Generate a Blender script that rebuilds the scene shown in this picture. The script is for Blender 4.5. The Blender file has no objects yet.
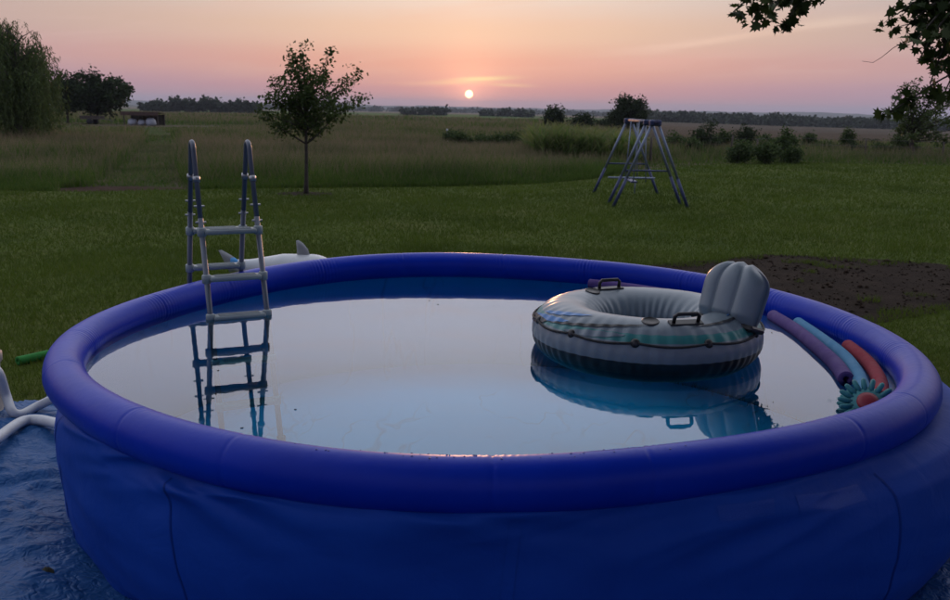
import bpy, math, random
import numpy as np
from mathutils import Vector, Matrix

random.seed(7)
rng = np.random.default_rng(7)
S = bpy.context.scene
C = S.collection
PI = math.pi

def lin(r, g, b):
    f = lambda v: (v/255/12.92) if v/255 <= .04045 else ((v/255+.055)/1.055)**2.4
    return (f(r), f(g), f(b), 1.0)

# ------------------------------------------------------------------ camera
PW, PH, FPX, EYE = 950.0, 600.0, 900.0, 1.95
PITCH, ROLL = math.atan(191/FPX), math.radians(1.017)
fw = Vector((0, math.cos(PITCH), -math.sin(PITCH)))
up0 = Vector((0, math.sin(PITCH), math.cos(PITCH)))
rt0 = Vector((1, 0, 0))
rt = rt0*math.cos(ROLL) + up0*math.sin(ROLL)
up = up0*math.cos(ROLL) - rt0*math.sin(ROLL)
eye = Vector((0, 0, EYE))
cd = bpy.data.cameras.new('camera')
cam = bpy.data.objects.new('camera', cd); C.objects.link(cam)
cd.sensor_fit = 'HORIZONTAL'; cd.sensor_width = 23.6
cd.lens = 23.6*FPX/PW
cd.clip_start = .05; cd.clip_end = 30000
cd.dof.use_dof = True; cd.dof.focus_distance = 4.7; cd.dof.aperture_fstop = 3.6
M3 = Matrix((rt, up, -fw)).transposed()
cam.matrix_world = Matrix.Translation(eye) @ M3.to_4x4()
S.camera = cam

def ray(x, y):
    return (fw + rt*((x-PW/2)/FPX) - up*((y-PH/2)/FPX)).normalized()
def at_z(x, y, z=0.0):
    d = ray(x, y); return eye + d*((z-EYE)/d.z)
def at_y(x, y, Y):
    d = ray(x, y); return eye + d*(Y/d.y)

# ------------------------------------------------------------------ sky and sun
SUN = ray(469, 94)
SUN_EL = math.asin(SUN.z)
world = bpy.data.worlds.new('World'); S.world = world; world.use_nodes = True
nt = world.node_tree; nt.nodes.clear()
def N(t, tree=None, **kw):
    n = (tree or nt).nodes.new(t)
    for k, v in kw.items(): setattr(n, k, v)
    return n
def math_node(op, a, b=None, c=None, tree=None, clamp=False):
    t = tree or nt
    n = t.nodes.new('ShaderNodeMath'); n.operation = op; n.use_clamp = clamp
    for i, v in enumerate((a, b, c)):
        if v is None: continue
        if isinstance(v, (int, float)): n.inputs[i].default_value = v
        else: t.links.new(v, n.inputs[i])
    return n.outputs[0]
def ramp(tree, fac, stops, interp='EASE'):
    n = tree.nodes.new('ShaderNodeValToRGB'); cr = n.color_ramp; cr.interpolation = interp
    while len(cr.elements) < len(stops): cr.elements.new(.5)
    for e, (p, c) in zip(cr.elements, stops):
        e.position = p; e.color = c if len(c) == 4 else (*c, 1)
    if fac is not None: tree.links.new(fac, n.inputs[0])
    return n.outputs[0]
def mixc(tree, fac, a, b, mode='MIX'):
    n = tree.nodes.new('ShaderNodeMix'); n.data_type = 'RGBA'; n.blend_type = mode; n.clamp_factor = True
    for i, v in ((0, fac), (6, a), (7, b)):
        if isinstance(v, (int, float)): n.inputs[i].default_value = v
        elif isinstance(v, tuple): n.inputs[i].default_value = v if len(v) == 4 else (*v, 1)
        else: tree.links.new(v, n.inputs[i])
    return n.outputs[2]

tc = N('ShaderNodeTexCoord')
sep = N('ShaderNodeSeparateXYZ'); nt.links.new(tc.outputs['Generated'], sep.inputs[0])
dx, dy, dz = sep.outputs
el = math_node('MULTIPLY', math_node('ARCSINE', dz), 180/PI)              # elevation in degrees
elc = math_node('MAXIMUM', el, 0.0)
ef = math_node('SQRT', math_node('DIVIDE', elc, 90.0))
az = math_node('MULTIPLY', math_node('ARCTAN2', dx, dy), 180/PI)          # azimuth, 0 = +Y
saz = math.degrees(math.atan2(SUN.x, SUN.y))
azd = math_node('ABSOLUTE', math_node('SUBTRACT', az, saz))
azf = math_node('DIVIDE', azd, 180.0)
E_ = lambda d: math.sqrt(d/90)
sun_r = ramp(nt, ef, [(0, lin(186, 142, 150)), (E_(1.0), lin(228, 154, 142)), (E_(2.6), lin(246, 176, 146)),
      (E_(4.6), lin(250, 206, 172)), (E_(7), lin(246, 222, 204)), (E_(13), lin(228, 228, 240)),
      (E_(28), lin(228, 228, 238)), (E_(55), lin(214, 218, 230)), (1, lin(206, 212, 226))])
away_r = ramp(nt, ef, [(0, lin(148, 138, 164)), (E_(1.2), lin(166, 146, 170)), (E_(2.8), lin(188, 156, 162)),
      (E_(5), lin(184, 162, 160)), (E_(8), lin(178, 166, 168)), (E_(16), lin(200, 198, 212)),
      (E_(30), lin(212, 213, 224)), (E_(55), lin(208, 213, 227)), (1, lin(206, 212, 226))])
east_r = ramp(nt, ef, [(0, lin(84, 96, 130)), (E_(4), lin(100, 106, 142)), (E_(9), lin(136, 122, 150)),
      (E_(18), lin(132, 138, 170)), (E_(40), lin(170, 178, 202)), (1, lin(206, 212, 226))])
near = ramp(nt, azf, [(0, (1, 1, 1)), (8/180, (.86, .86, .86)), (18/180, (.52, .52, .52)), (30/180, (.18, .18, .18)), (70/180, (0, 0, 0))], 'LINEAR')
east = ramp(nt, azf, [(45/180, (0, 0, 0)), (130/180, (1, 1, 1))], 'EASE')
sky = mixc(nt, near, away_r, sun_r)
sky = mixc(nt, east, sky, east_r)
# thin cloud streaks low over the sunset
cv = N('ShaderNodeCombineXYZ')
nt.links.new(math_node('MULTIPLY', az, .055), cv.inputs[0])
nt.links.new(math_node('ADD', math_node('MULTIPLY', el, .55), math_node('MULTIPLY', az, -.035)), cv.inputs[1])
cn = N('ShaderNodeTexNoise'); cn.inputs['Scale'].default_value = 2.2; cn.inputs['Detail'].default_value = 6; cn.inputs['Roughness'].default_value = .55; cn.inputs['Distortion'].default_value = .5
nt.links.new(cv.outputs[0], cn.inputs['Vector'])
streak = ramp(nt, cn.outputs['Fac'], [(.46, (0, 0, 0)), (.70, (1, 1, 1))])
band = ramp(nt, math_node('DIVIDE', elc, 40.0), [(.02, (0, 0, 0)), (.06, (.7, .7, .7)), (.18, (1, 1, 1)), (.30, (.30, .30, .30)), (1, (.15, .15, .15))])
sk = math_node('MULTIPLY', math_node('MULTIPLY', streak, band), .34)
sky = mixc(nt, sk, sky, mixc(nt, near, lin(205, 180, 184), lin(250, 200, 168)))
def cloud(px, py, waz, wel, slope, amount, col):
    global sky
    d = ray(px, py); a0 = math.degrees(math.atan2(d.x, d.y)); e0 = math.degrees(math.asin(d.z))
    da = math_node('SUBTRACT', az, a0)
    de = math_node('SUBTRACT', math_node('SUBTRACT', el, e0), math_node('MULTIPLY', da, slope))
    de = math_node('ADD', de, math_node('MULTIPLY', math_node('SUBTRACT', cn.outputs['Fac'], .5), wel*3.2))
    q = math_node('ADD', math_node('POWER', math_node('DIVIDE', math_node('ABSOLUTE', da), waz), 2.0), math_node('POWER', math_node('DIVIDE', math_node('ABSOLUTE', de), wel), 2.0))
    g = math_node('MULTIPLY', math_node('EXPONENT', math_node('MULTIPLY', q, -1.0)), amount)
    sky = mixc(nt, g, sky, col)
cloud(482, 79, 1.7, .13, .05, 1.0, lin(255, 226, 160))
cloud(455, 82, 1.6, .10, .03, .8, lin(255, 205, 150))
cloud(510, 85, 1.3, .10, -.03, .7, lin(255, 205, 150))
cloud(440, 83, 4.0, .14, .02, .4, lin(255, 190, 150))
cloud(700, 42, 5.0, .22, .13, .55, lin(252, 212, 188))
cloud(640, 62, 5.0, .4, .08, .35, lin(248, 190, 172))
cloud(830, 22, 3.0, .3, .1, .4, lin(246, 218, 196))
# the sun's disc and its glow in the haze
geo = N('ShaderNodeVectorMath', operation='SUBTRACT'); nt.links.new(tc.outputs['Generated'], geo.inputs[0]); geo.inputs[1].default_value = SUN
ln_ = N('ShaderNodeVectorMath', operation='LENGTH'); nt.links.new(geo.outputs[0], ln_.inputs[0])
ang = ln_.outputs['Value']
glow = math_node('ADD', math_node('MULTIPLY', math_node('EXPONENT', math_node('MULTIPLY', ang, -55.0)), .75), math_node('MULTIPLY', math_node('EXPONENT', math_node('MULTIPLY', ang, -13.0)), .30))
disc = math_node('DIVIDE', math_node('SUBTRACT', .0046, ang), .0009, clamp=True)
bg0 = N('ShaderNodeBackground'); nt.links.new(sky, bg0.inputs[0])
bg1 = N('ShaderNodeBackground'); bg1.inputs[0].default_value = (1.0, .40, .18, 1); nt.links.new(glow, bg1.inputs[1])
bg2 = N('ShaderNodeBackground'); bg2.inputs[0].default_value = (1.0, .74, .34, 1); nt.links.new(math_node('MULTIPLY', disc, 3.6), bg2.inputs[1])
a1 = N('ShaderNodeAddShader'); a2 = N('ShaderNodeAddShader'); wo = N('ShaderNodeOutputWorld')
nt.links.new(bg0.outputs[0], a1.inputs[0]); nt.links.new(bg1.outputs[0], a1.inputs[1])
nt.links.new(a1.outputs[0], a2.inputs[0]); nt.links.new(bg2.outputs[0], a2.inputs[1]); nt.links.new(a2.outputs[0], wo.inputs[0])
# the sky overhead is brighter than the dusty band along the horizon, as its mirror image in the water shows
lift = ramp(nt, math_node('DIVIDE', elc, 90.0), [(0, (0, 0, 0)), (7/90, (0, 0, 0)), (15/90, (1, 1, 1)), (40/90, (.75, .75, .75)), (1, (.45, .45, .45))])
lift = math_node('MULTIPLY', lift, math_node('SUBTRACT', 1.0, math_node('MULTIPLY', east, .8)))
nt.links.new(math_node('ADD', 1.0, math_node('MULTIPLY', lift, .75)), bg0.inputs[1])

sl = bpy.data.lights.new('sun', 'SUN'); sl.energy = 0.7; sl.angle = math.radians(.53); sl.color = (1.0, .46, .22)
so = bpy.data.objects.new('sun', sl); C.objects.link(so)
so.rotation_euler = (-SUN).to_track_quat('-Z', 'Y').to_euler()
so.location = (0, 60, 20)

vs = S.view_settings
vs.view_transform = 'Standard'; vs.look = 'None'; vs.gamma = 1; vs.exposure = 0.0; vs.use_curve_mapping = False
S.display_settings.display_device = 'sRGB'
cy = S.cycles
cy.max_bounces = 6; cy.diffuse_bounces = 2; cy.glossy_bounces = 3; cy.transmission_bounces = 3; cy.transparent_max_bounces = 12; cy.volume_bounces = 0
cy.caustics_reflective = False; cy.caustics_refractive = False
cy.use_denoising = True; cy.sample_clamp_indirect = 4.0

# ------------------------------------------------------------------ helpers
def link(name, me, mat=None, parent=None, smooth=True):
    o = bpy.data.objects.new(name, me); C.objects.link(o)
    if mat is not None: me.materials.append(mat)
    if smooth and len(me.polygons): me.polygons.foreach_set('use_smooth', np.ones(len(me.polygons), bool))
    if parent is not None: o.parent = parent
    return o
def tag(o, label=None, cat=None, group=None, kind=None):
    if label: o['label'] = label
    if cat: o['category'] = cat
    if group: o['group'] = group
    if kind: o['kind'] = kind
    return o
def empty(name, loc, label, cat, group=None, rz=0):
    o = bpy.data.objects.new(name, None); C.objects.link(o); o.location = loc; o.rotation_euler = (0, 0, rz)
    o.empty_display_size = .2
    return tag(o, label, cat, group)

class MB:
    def __init__(s): s.v = []; s.f = []
    def add(s, vs_, fs):
        k = len(s.v); s.v += [tuple(p) for p in vs_]; s.f += [tuple(i+k for i in f) for f in fs]
    def tube(s, pts, radii, seg=8, closed=False, caps=True):
        pts = [Vector(p) for p in pts]; n = len(pts)
        if isinstance(radii, (int, float)): radii = [radii]*n
        vs_ = []; fs = []; prev = None
        for i, p in enumerate(pts):
            a = pts[(i-1) % n] if (closed or i > 0) else p
            b = pts[(i+1) % n] if (closed or i < n-1) else p
            t = (b-a); t = t.normalized() if t.length > 1e-9 else Vector((0, 0, 1))
            if prev is None:
                x = t.orthogonal().normalized()
            else:
                x = prev - t*prev.dot(t); x = x.normalized() if x.length > 1e-6 else t.orthogonal().normalized()
            prev = x; y = t.cross(x)
            for k in range(seg):
                q = 2*PI*k/seg
                vs_.append(p + (x*math.cos(q)+y*math.sin(q))*radii[i])
        m = n if closed else n-1
        for i in range(m):
            for k in range(seg):
                j = (i+1) % n
                fs.append((i*seg+k, i*seg+(k+1) % seg, j*seg+(k+1) % seg, j*seg+k))
        if caps and not closed:
            fs.append(tuple(range(seg-1, -1, -1))); fs.append(tuple((n-1)*seg+k for k in range(seg)))
        s.add(vs_, fs); return s
    def box(s, c, size, rot=None, bev=0.0):
        hx, hy, hz = (q/2 for q in size); c = Vector(c)
        vs_ = []
        if bev <= 0:
            for z in (-hz, hz):
                for x, y in ((-hx, -hy), (hx, -hy), (hx, hy), (-hx, hy)): vs_.append(Vector((x, y, z)))
            fs = [(3, 2, 1, 0), (4, 5, 6, 7), (0, 1, 5, 4), (1, 2, 6, 5), (2, 3, 7, 6), (3, 0, 4, 7)]
        else:
            b = bev; fs = []
            for z, k in ((-hz, b), (-hz+b, 0), (hz-b, 0), (hz, b)):
                for x, y in ((-hx+b+k*0, -hy+k), (hx-b, -hy+k), (hx-k, -hy+b), (hx-k, hy-b), (hx-b, hy-k), (-hx+b, hy-k), (-hx+k, hy-b), (-hx+k, -hy+b)):
                    vs_.append(Vector((x, y, z)))
            for i in range(3):
                for k in range(8): fs.append((i*8+k, i*8+(k+1) % 8, (i+1)*8+(k+1) % 8, (i+1)*8+k))
            fs.append(tuple(range(7, -1, -1))); fs.append(tuple(24+k for k in range(8)))
        if rot is not None: vs_ = [rot @ p for p in vs_]
        s.add([p+c for p in vs_], fs); return s
    def lathe(s, prof, seg=24, c=(0, 0, 0), rot=None):
        c = Vector(c); vs_ = []; fs = []
        for r, z in prof:
            for k in range(seg):
                q = 2*PI*k/seg; p = Vector((r*math.cos(q), r*math.sin(q), z))
                vs_.append((rot @ p if rot is not None else p)+c)
        for i in range(len(prof)-1):
            for k in range(seg): fs.append((i*seg+k, i*seg+(k+1) % seg, (i+1)*seg+(k+1) % seg, (i+1)*seg+k))
        if prof[0][0] > 1e-6: fs.append(tuple(range(seg-1, -1, -1)))
        if prof[-1][0] > 1e-6: fs.append(tuple((len(prof)-1)*seg+k for k in range(seg)))
        s.add(vs_, fs); return s
    def build(s, name, mat, parent=None, smooth=True):
        me = bpy.data.meshes.new(name); me.from_pydata([tuple(p) for p in s.v], [], s.f); me.update()
        return link(name, me, mat, parent, smooth)

def grid_mesh(name, P, closed_u=False, closed_v=False):
    """P: (nu, nv, 3) array"""
    nu, nv = P.shape[:2]
    iu = np.arange(nu if closed_u else nu-1); iv = np.arange(nv if closed_v else nv-1)
    U, V = np.meshgrid(iu, iv, indexing='ij'); U2 = (U+1) % nu; V2 = (V+1) % nv
    F = np.stack([U*nv+V, U2*nv+V, U2*nv+V2, U*nv+V2], -1).reshape(-1, 4)
    return np_mesh(name, P.reshape(-1, 3), F)
def np_mesh(name, V, F):
    me = bpy.data.meshes.new(name); F = np.asarray(F, np.int32); V = np.asarray(V, np.float32)
    me.vertices.add(len(V)); me.vertices.foreach_set('co', V.ravel())
    n, k = F.shape
    me.loops.add(n*k); me.loops.foreach_set('vertex_index', F.ravel())
    me.polygons.add(n); me.polygons.foreach_set('loop_start', np.arange(n, dtype=np.int32)*k); me.polygons.foreach_set('loop_total', np.full(n, k, np.int32))
    me.update(calc_edges=True); me.validate(); return me

def vnoise(x, y, sc, seed=0):
    x = np.asarray(x, float)/sc; y = np.asarray(y, float)/sc
    xi = np.floor(x).astype(np.int64); yi = np.floor(y).astype(np.int64); fx = x-xi; fy = y-yi
    fx = fx*fx*(3-2*fx); fy = fy*fy*(3-2*fy)
    def h(a, b):
        n = (a*374761393 + b*668265263 + seed*1442695041) & 0xffffffff
        n = ((n ^ (n >> 13))*1274126177) & 0xffffffff
        return ((n ^ (n >> 16)) & 0xffff)/65535.0
    return (h(xi, yi)*(1-fx)+h(xi+1, yi)*fx)*(1-fy)+(h(xi, yi+1)*(1-fx)+h(xi+1, yi+1)*fx)*fy
def in_poly(x, y, poly):
    x = np.asarray(x); y = np.asarray(y); r = np.zeros(x.shape, bool); n = len(poly)
    for i in range(n):
        x1, y1 = poly[i]; x2, y2 = poly[(i+1) % n]
        c = ((y1 > y) != (y2 > y)) & (x < (x2-x1)*(y-y1)/((y2-y1) or 1e-9)+x1)
        r ^= c
    return r
def seg_dist(x, y, line):
    d = np.full(np.shape(x), 1e9)
    for (x1, y1), (x2, y2) in zip(line[:-1], line[1:]):
        L2 = (x2-x1)**2+(y2-y1)**2; t = np.clip(((x-x1)*(x2-x1)+(y-y1)*(y2-y1))/L2, 0, 1)
        d = np.minimum(d, np.hypot(x-x1-t*(x2-x1), y-y1-t*(y2-y1)))
    return d

# ------------------------------------------------------------------ materials
def mat(name):
    m = bpy.data.materials.new(name); m.use_nodes = True
    t = m.node_tree; b = t.nodes['Principled BSDF']; return m, t, b
def noise_tex(t, scale, detail=4, rough=.55, coord='Object', vec=None, dist=0):
    n = t.nodes.new('ShaderNodeTexNoise'); n.inputs['Scale'].default_value = scale; n.inputs['Detail'].default_value = detail
    n.inputs['Roughness'].default_value = rough; n.inputs['Distortion'].default_value = dist
    if vec is None:
        c = t.nodes.new('ShaderNodeTexCoord'); vec = c.outputs[coord]
    t.links.new(vec, n.inputs['Vector']); return n.outputs['Fac']
def bump(t, b, h, strength=.3, dist=.01):
    n = t.nodes.new('ShaderNodeBump'); n.inputs['Strength'].default_value = strength; n.inputs['Distance'].default_value = dist
    t.links.new(h, n.inputs['Height']); t.links.new(n.outputs[0], b.inputs['Normal'])
def plain(name, col, col2=None, rough=.5, scale=6, spec=.5, metal=0, bmp=0, bscale=60, coat=0, detail=4):
    m, t, b = mat(name)
    f = noise_tex(t, scale, detail)
    c2 = col2 or tuple(q*.8 for q in col)
    t.links.new(ramp(t, f, [(.3, col), (.7, c2)], 'LINEAR'), b.inputs['Base Color'])
    rr = ramp(t, noise_tex(t, scale*1.7, 3), [(.3, (rough*.85,)*3), (.7, (min(1, rough*1.15),)*3)], 'LINEAR')
    t.links.new(rr, b.inputs['Roughness'])
    b.inputs['Specular IOR Level'].default_value = spec; b.inputs['Metallic'].default_value = metal
    if coat: b.inputs['Coat Weight'].default_value = coat; b.inputs['Coat Roughness'].default_value = .25
    if bmp: bump(t, b, noise_tex(t, bscale, 3), bmp, .004)
    return m
def leafy(name, c1, c2, c3=None, trans=.35, rough=.6, tip=None):
    """foliage: colour differs from leaf to leaf (per island), a little light passes through"""
    m, t, b = mat(name)
    g = t.nodes.new('ShaderNodeNewGeometry')
    st = [(0, c1), (.6, c2), (1, c3 or c2)]
    col = ramp(t, g.outputs['Random Per Island'], st, 'LINEAR')
    if tip:
        a = t.nodes.new('ShaderNodeAttribute'); a.attribute_name = 'tip'
        col = mixc(t, ramp(t, a.outputs['Fac'], [(.35, (0, 0, 0)), (1, (1, 1, 1))]), col, tip)
    big = noise_tex(t, .35, 3)
    col = mixc(t, 1.0, col, ramp(t, big, [(.3, (.72, .76, .7)), (.7, (1.2, 1.15, 1.1))], 'LINEAR'), 'MULTIPLY')
    t.links.new(col, b.inputs['Base Color']); b.inputs['Roughness'].default_value = rough; b.inputs['Specular IOR Level'].default_value = .15
    tr = t.nodes.new('ShaderNodeBsdfTranslucent'); t.links.new(col, tr.inputs[0])
    mx = t.nodes.new('ShaderNodeMixShader'); mx.inputs[0].default_value = trans
    out = [n for n in t.nodes if n.type == 'OUTPUT_MATERIAL'][0]
    t.links.new(b.outputs[0], mx.inputs[1]); t.links.new(tr.outputs[0], mx.inputs[2]); t.links.new(mx.outputs[0], out.inputs[0])
    return m

M = {}
# inflated vinyl of the ring
m, t, b = mat('ring_vinyl'); M['ring'] = m
f = noise_tex(t, 3, 5)
t.links.new(ramp(t, f, [(.3, (.001, .022, .36)), (.7, (.0015, .029, .43))], 'LINEAR'), b.inputs['Base Color'])
b.inputs['Roughness'].default_value = .36; b.inputs['Specular IOR Level'].default_value = .16
bump(t, b, noise_tex(t, 25, 4), .12, .01)
m, t, b = mat('wall_vinyl'); M['wall'] = m
f = noise_tex(t, 2.2, 6, .6)
t.links.new(ramp(t, f, [(.3, (.005, .048, .32)), (.7, (.008, .062, .38))], 'LINEAR'), b.inputs['Base Color'])
b.inputs['Roughness'].default_value = .6; b.inputs['Specular IOR Level'].default_value = .12
bump(t, b, noise_tex(t, 6, 5, .55, dist=.6), .35, .02)
M['seam'] = plain('seam_vinyl', (.002, .030, .22), (.003, .04, .28), rough=.6, scale=9, spec=.12)
# pale blue liner with darker lines coloured along its creases
m, t, b = mat('liner'); M['liner'] = m
c = t.nodes.new('ShaderNodeTexCoord')
def crease(sc, w_, seed):
    mp_ = t.nodes.new('ShaderNodeMapping'); mp_.inputs['Location'].default_value = (seed, seed*.7, 0); mp_.inputs['Rotation'].default_value = (0, 0, seed); mp_.inputs['Scale'].default_value = (1, .45, .2)
    t.links.new(c.outputs['Object'], mp_.inputs[0])
    n_ = noise_tex(t, sc, 3.5, .5, vec=mp_.outputs[0], dist=.4)
    return ramp(t, math_node('ABSOLUTE', math_node('SUBTRACT', n_, .5, tree=t), tree=t), [(0, (1, 1, 1)), (w_*.4, (.6, .6, .6)), (w_, (0, 0, 0))], 'LINEAR')
cre = math_node('MAXIMUM', crease(1.3, .011, 1.3), crease(2.0, .010, 4.1), tree=t)
lm = ramp(t, noise_tex(t, 1.3, 3), [(.44, (0, 0, 0)), (.62, (1, 1, 1))])
cf = math_node('MULTIPLY', cre, lm, tree=t)
base = ramp(t, noise_tex(t, 1.4, 5), [(.3, (.07, .52, .86)), (.7, (.09, .58, .90))], 'LINEAR')
t.links.new(mixc(t, math_node('MULTIPLY', cf, .42, tree=t), base, (.03, .10, .16)), b.inputs['Base Color'])
b.inputs['Roughness'].default_value = .6; bump(t, b, cf, .12, .02)
# water: clear sheet, mirror by angle
m = bpy.data.materials.new('water'); m.use_nodes = True; M['water'] = m; t = m.node_tree; t.nodes.clear()
fr = t.nodes.new('ShaderNodeFresnel'); fr.inputs['IOR'].default_value = 1.5
gl = t.nodes.new('ShaderNodeBsdfGlossy'); gl.inputs['Roughness'].default_value = .012; gl.inputs['Color'].default_value = (.96, .98, 1, 1)
trn = t.nodes.new('ShaderNodeBsdfTransparent'); trn.inputs[0].default_value = (.40, .86, .97, 1)
mx = t.nodes.new('ShaderNodeMixShader'); out = t.nodes.new('ShaderNodeOutputMaterial')
bp = t.nodes.new('ShaderNodeBump'); bp.inputs['Strength'].default_value = .035; bp.inputs['Distance'].default_value = .02
t.links.new(noise_tex(t, 3.2, 3), bp.inputs['Height']); t.links.new(bp.outputs[0], gl.inputs['Normal'])
t.links.new(fr.outputs[0], mx.inputs[0]); t.links.new(trn.outputs[0], mx.inputs[1]); t.links.new(gl.outputs[0], mx.inputs[2]); t.links.new(mx.outputs[0], out.inputs[0])
# tarp
m, t, b = mat('tarp'); M['tarp'] = m
f = noise_tex(t, 3, 6, .65)
t.links.new(ramp(t, f, [(.3, (.009, .058, .18)), (.7, (.020, .092, .26))], 'LINEAR'), b.inputs['Base Color'])
b.inputs['Roughness'].default_value = .48; b.inputs['Specular IOR Level'].default_value = .2
b.inputs['Specular Tint'].default_value = (.35, .6, 1, 1)
def ridged(sc, det, dist=0): return math_node('ABSOLUTE', math_node('SUBTRACT', noise_tex(t, sc, det, .5, dist=dist), .5, tree=t), tree=t)
bump(t, b, math_node('ADD', math_node('MULTIPLY', ridged(7, 2, .8), 1.6, tree=t), ridged(17, 2, .5), tree=t), .45, .05)
M['ladder_metal'] = plain('ladder_metal', (.105, .125, .165), (.08, .098, .135), rough=.4, scale=8, metal=.2)
M['ladder_step'] = plain('ladder_step', (.30, .35, .36), (.24, .29, .30), rough=.5, scale=12, bmp=.2, bscale=120)
M['bolt'] = plain('bolt', (.35, .36, .38), rough=.35, metal=.8)
def striped_float(name, base, base2):
    return plain(name, base, base2, rough=.36, scale=5, spec=.5, bmp=.12, bscale=40)
M['fl_grey'] = striped_float('float_grey', (.175, .225, .26), (.145, .19, .225))
M['fl_teal'] = striped_float('float_teal', (.05, .24, .23), (.035, .19, .19))
M['fl_black'] = striped_float('float_black', (.008, .009, .012), (.012, .012, .016))
M['fl_blue'] = striped_float('float_blue', (.03, .20, .50), (.02, .15, .42))
M['black'] = plain('black_plastic', (.012, .012, .014), (.018, .018, .02), rough=.45)
M['rope'] = plain('rope', (.012, .012, .015), (.03, .03, .03), rough=.8, scale=80, bmp=.4, bscale=150)
M['foam_purple'] = plain('foam_purple', (.105, .065, .22), (.085, .05, .18), rough=.8, scale=14, spec=.2, bmp=.25, bscale=90)
M['foam_blue'] = plain('foam_blue', (.085, .25, .42), (.065, .21, .37), rough=.8, scale=14, spec=.2, bmp=.25, bscale=90)
M['foam_red'] = plain('foam_red', (.27, .03, .05), (.22, .022, .04), rough=.8, scale=14, spec=.2, bmp=.25, bscale=90)
M['foam_green'] = plain('foam_green', (.03, .20, .04), (.025, .16, .03), rough=.8, scale=14, spec=.2, bmp=.25, bscale=90)
M['toy_teal'] = plain('toy_teal', (.03, .22, .24), (.025, .18, .20), rough=.6, scale=20)
M['toy_red'] = plain('toy_red', (.28, .018, .035), (.23, .014, .03), rough=.5, scale=20)
M['dolphin'] = plain('white_vinyl', (.50, .52, .53), (.42, .45, .47), rough=.3, scale=4)
M['dolphin_blue'] = plain('blue_vinyl', (.08, .36, .72), (.06, .3, .64), rough=.3, scale=4)
M['dolphin_grey'] = plain('grey_vinyl', (.34, .35, .35), (.26, .27, .28), rough=.35, scale=5)
M['hose'] = plain('hose', (.62, .64, .66), (.52, .54, .56), rough=.5, scale=10)
M['pump'] = plain('pump', (.36, .33, .30), (.28, .26, .24), rough=.5, scale=8)
M['clump'] = plain('clump', (.05, .06, .03), (.03, .022, .015), rough=.95, scale=30, bmp=.8, bscale=60)
M['sw_metal'] = plain('swing_metal', (.20, .24, .32), (.15, .18, .25), rough=.45, scale=5, metal=.3)
M['sw_blue'] = plain('swing_blue', (.03, .045, .13), (.02, .032, .09), rough=.5, scale=5)
M['sw_red'] = plain('swing_beam', (.05, .05, .10), (.03, .03, .07), rough=.6, scale=4, spec=.25)
M['bark'] = plain('bark', (.060, .048, .038), (.03, .025, .02), rough=.95, scale=12, bmp=.8, bscale=30)
M['bark_pale'] = plain('bark_pale', (.10, .085, .07), (.055, .047, .04), rough=.95, scale=12, bmp=.8, bscale=40)
M['wood'] = plain('old_wood', (.09, .07, .055), (.05, .04, .033), rough=.9, scale=6, bmp=.5, bscale=25)
M['rust'] = plain('rusty_roof', (.10, .055, .04), (.06, .035, .03), rough=.8, scale=3)
M['pale'] = plain('pale_wrap', (.50, .52, .56), (.36, .38, .42), rough=.6, scale=3)
M['tyre'] = plain('tyre', (.02, .02, .022), rough=.9)
M['wire'] = plain('wire', (.12, .12, .12), (.08, .07, .06), rough=.6, metal=.6)
M['white_post'] = plain('white_post', (.6, .62, .66), (.5, .52, .55), rough=.6)
M['leaf_young'] = leafy('leaf_young', (.036, .060, .016), (.058, .092, .024), (.085, .11, .03))
M['leaf_dark'] = leafy('leaf_dark', (.020, .036, .014), (.030, .052, .018), (.045, .066, .024))
M['leaf_mid'] = leafy('leaf_mid', (.036, .064, .018), (.055, .092, .026), (.085, .115, .036))
M['leaf_willow'] = leafy('leaf_willow', (.05, .080, .024), (.075, .11, .032), (.10, .13, .04))
M['leaf_maple'] = leafy('leaf_maple', (.022, .040, .012), (.040, .065, .018), (.06, .085, .022), trans=.25)
M['leaf_corn'] = leafy('leaf_corn', (.085, .15, .035), (.11, .17, .04), (.15, .18, .06), trans=.5, tip=(.17, .17, .07))
M['leaf_far'] = leafy('leaf_far', (.020, .036, .020), (.030, .048, .026), (.04, .06, .03), trans=.15)
M['grass'] = leafy('lawn_blades', (.058, .098, .011), (.074, .113, .014), (.094, .122, .022), trans=.45)
M['meadow'] = leafy('meadow_blades', (.064, .105, .028), (.104, .125, .048), (.165, .145, .085), trans=.5, tip=(.20, .155, .108))
M['meadow_green'] = leafy('meadow_green_blades', (.045, .094, .014), (.072, .125, .020), (.105, .14, .032), trans=.5)
# lawn sheet (soil and thatch between the blades)
m, t, b = mat('lawn'); M['lawn'] = m
l1 = ramp(t, noise_tex(t, .45, 5, .6), [(.3, (.038, .064, .009)), (.5, (.060, .086, .013)), (.72, (.084, .096, .024))], 'LINEAR')
l2 = ramp(t, noise_tex(t, 9, 4), [(.3, (.6, .6, .55)), (.7, (1.25, 1.2, 1.2))], 'LINEAR')
t.links.new(mixc(t, 1.0, l1, l2, 'MULTIPLY'), b.inputs['Base Color']); b.inputs['Roughness'].default_value = 1; b.inputs['Specular IOR Level'].default_value = .1
bump(t, b, noise_tex(t, 40, 4), .8, .03)
m, t, b = mat('soil'); M['soil'] = m
l1 = ramp(t, noise_tex(t, 2.5, 7, .7), [(.3, (.014, .009, .006)), (.5, (.028, .019, .013)), (.75, (.048, .033, .023))], 'LINEAR')
t.links.new(l1, b.inputs['Base Color']); b.inputs['Roughness'].default_value = 1; b.inputs['Specular IOR Level'].default_value = .1
bump(t, b, noise_tex(t, 14, 8, .75), 1.0, .06)
M['clod'] = plain('clod', (.028, .020, .014), (.045, .032, .023), rough=1, scale=9, spec=.05)
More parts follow.
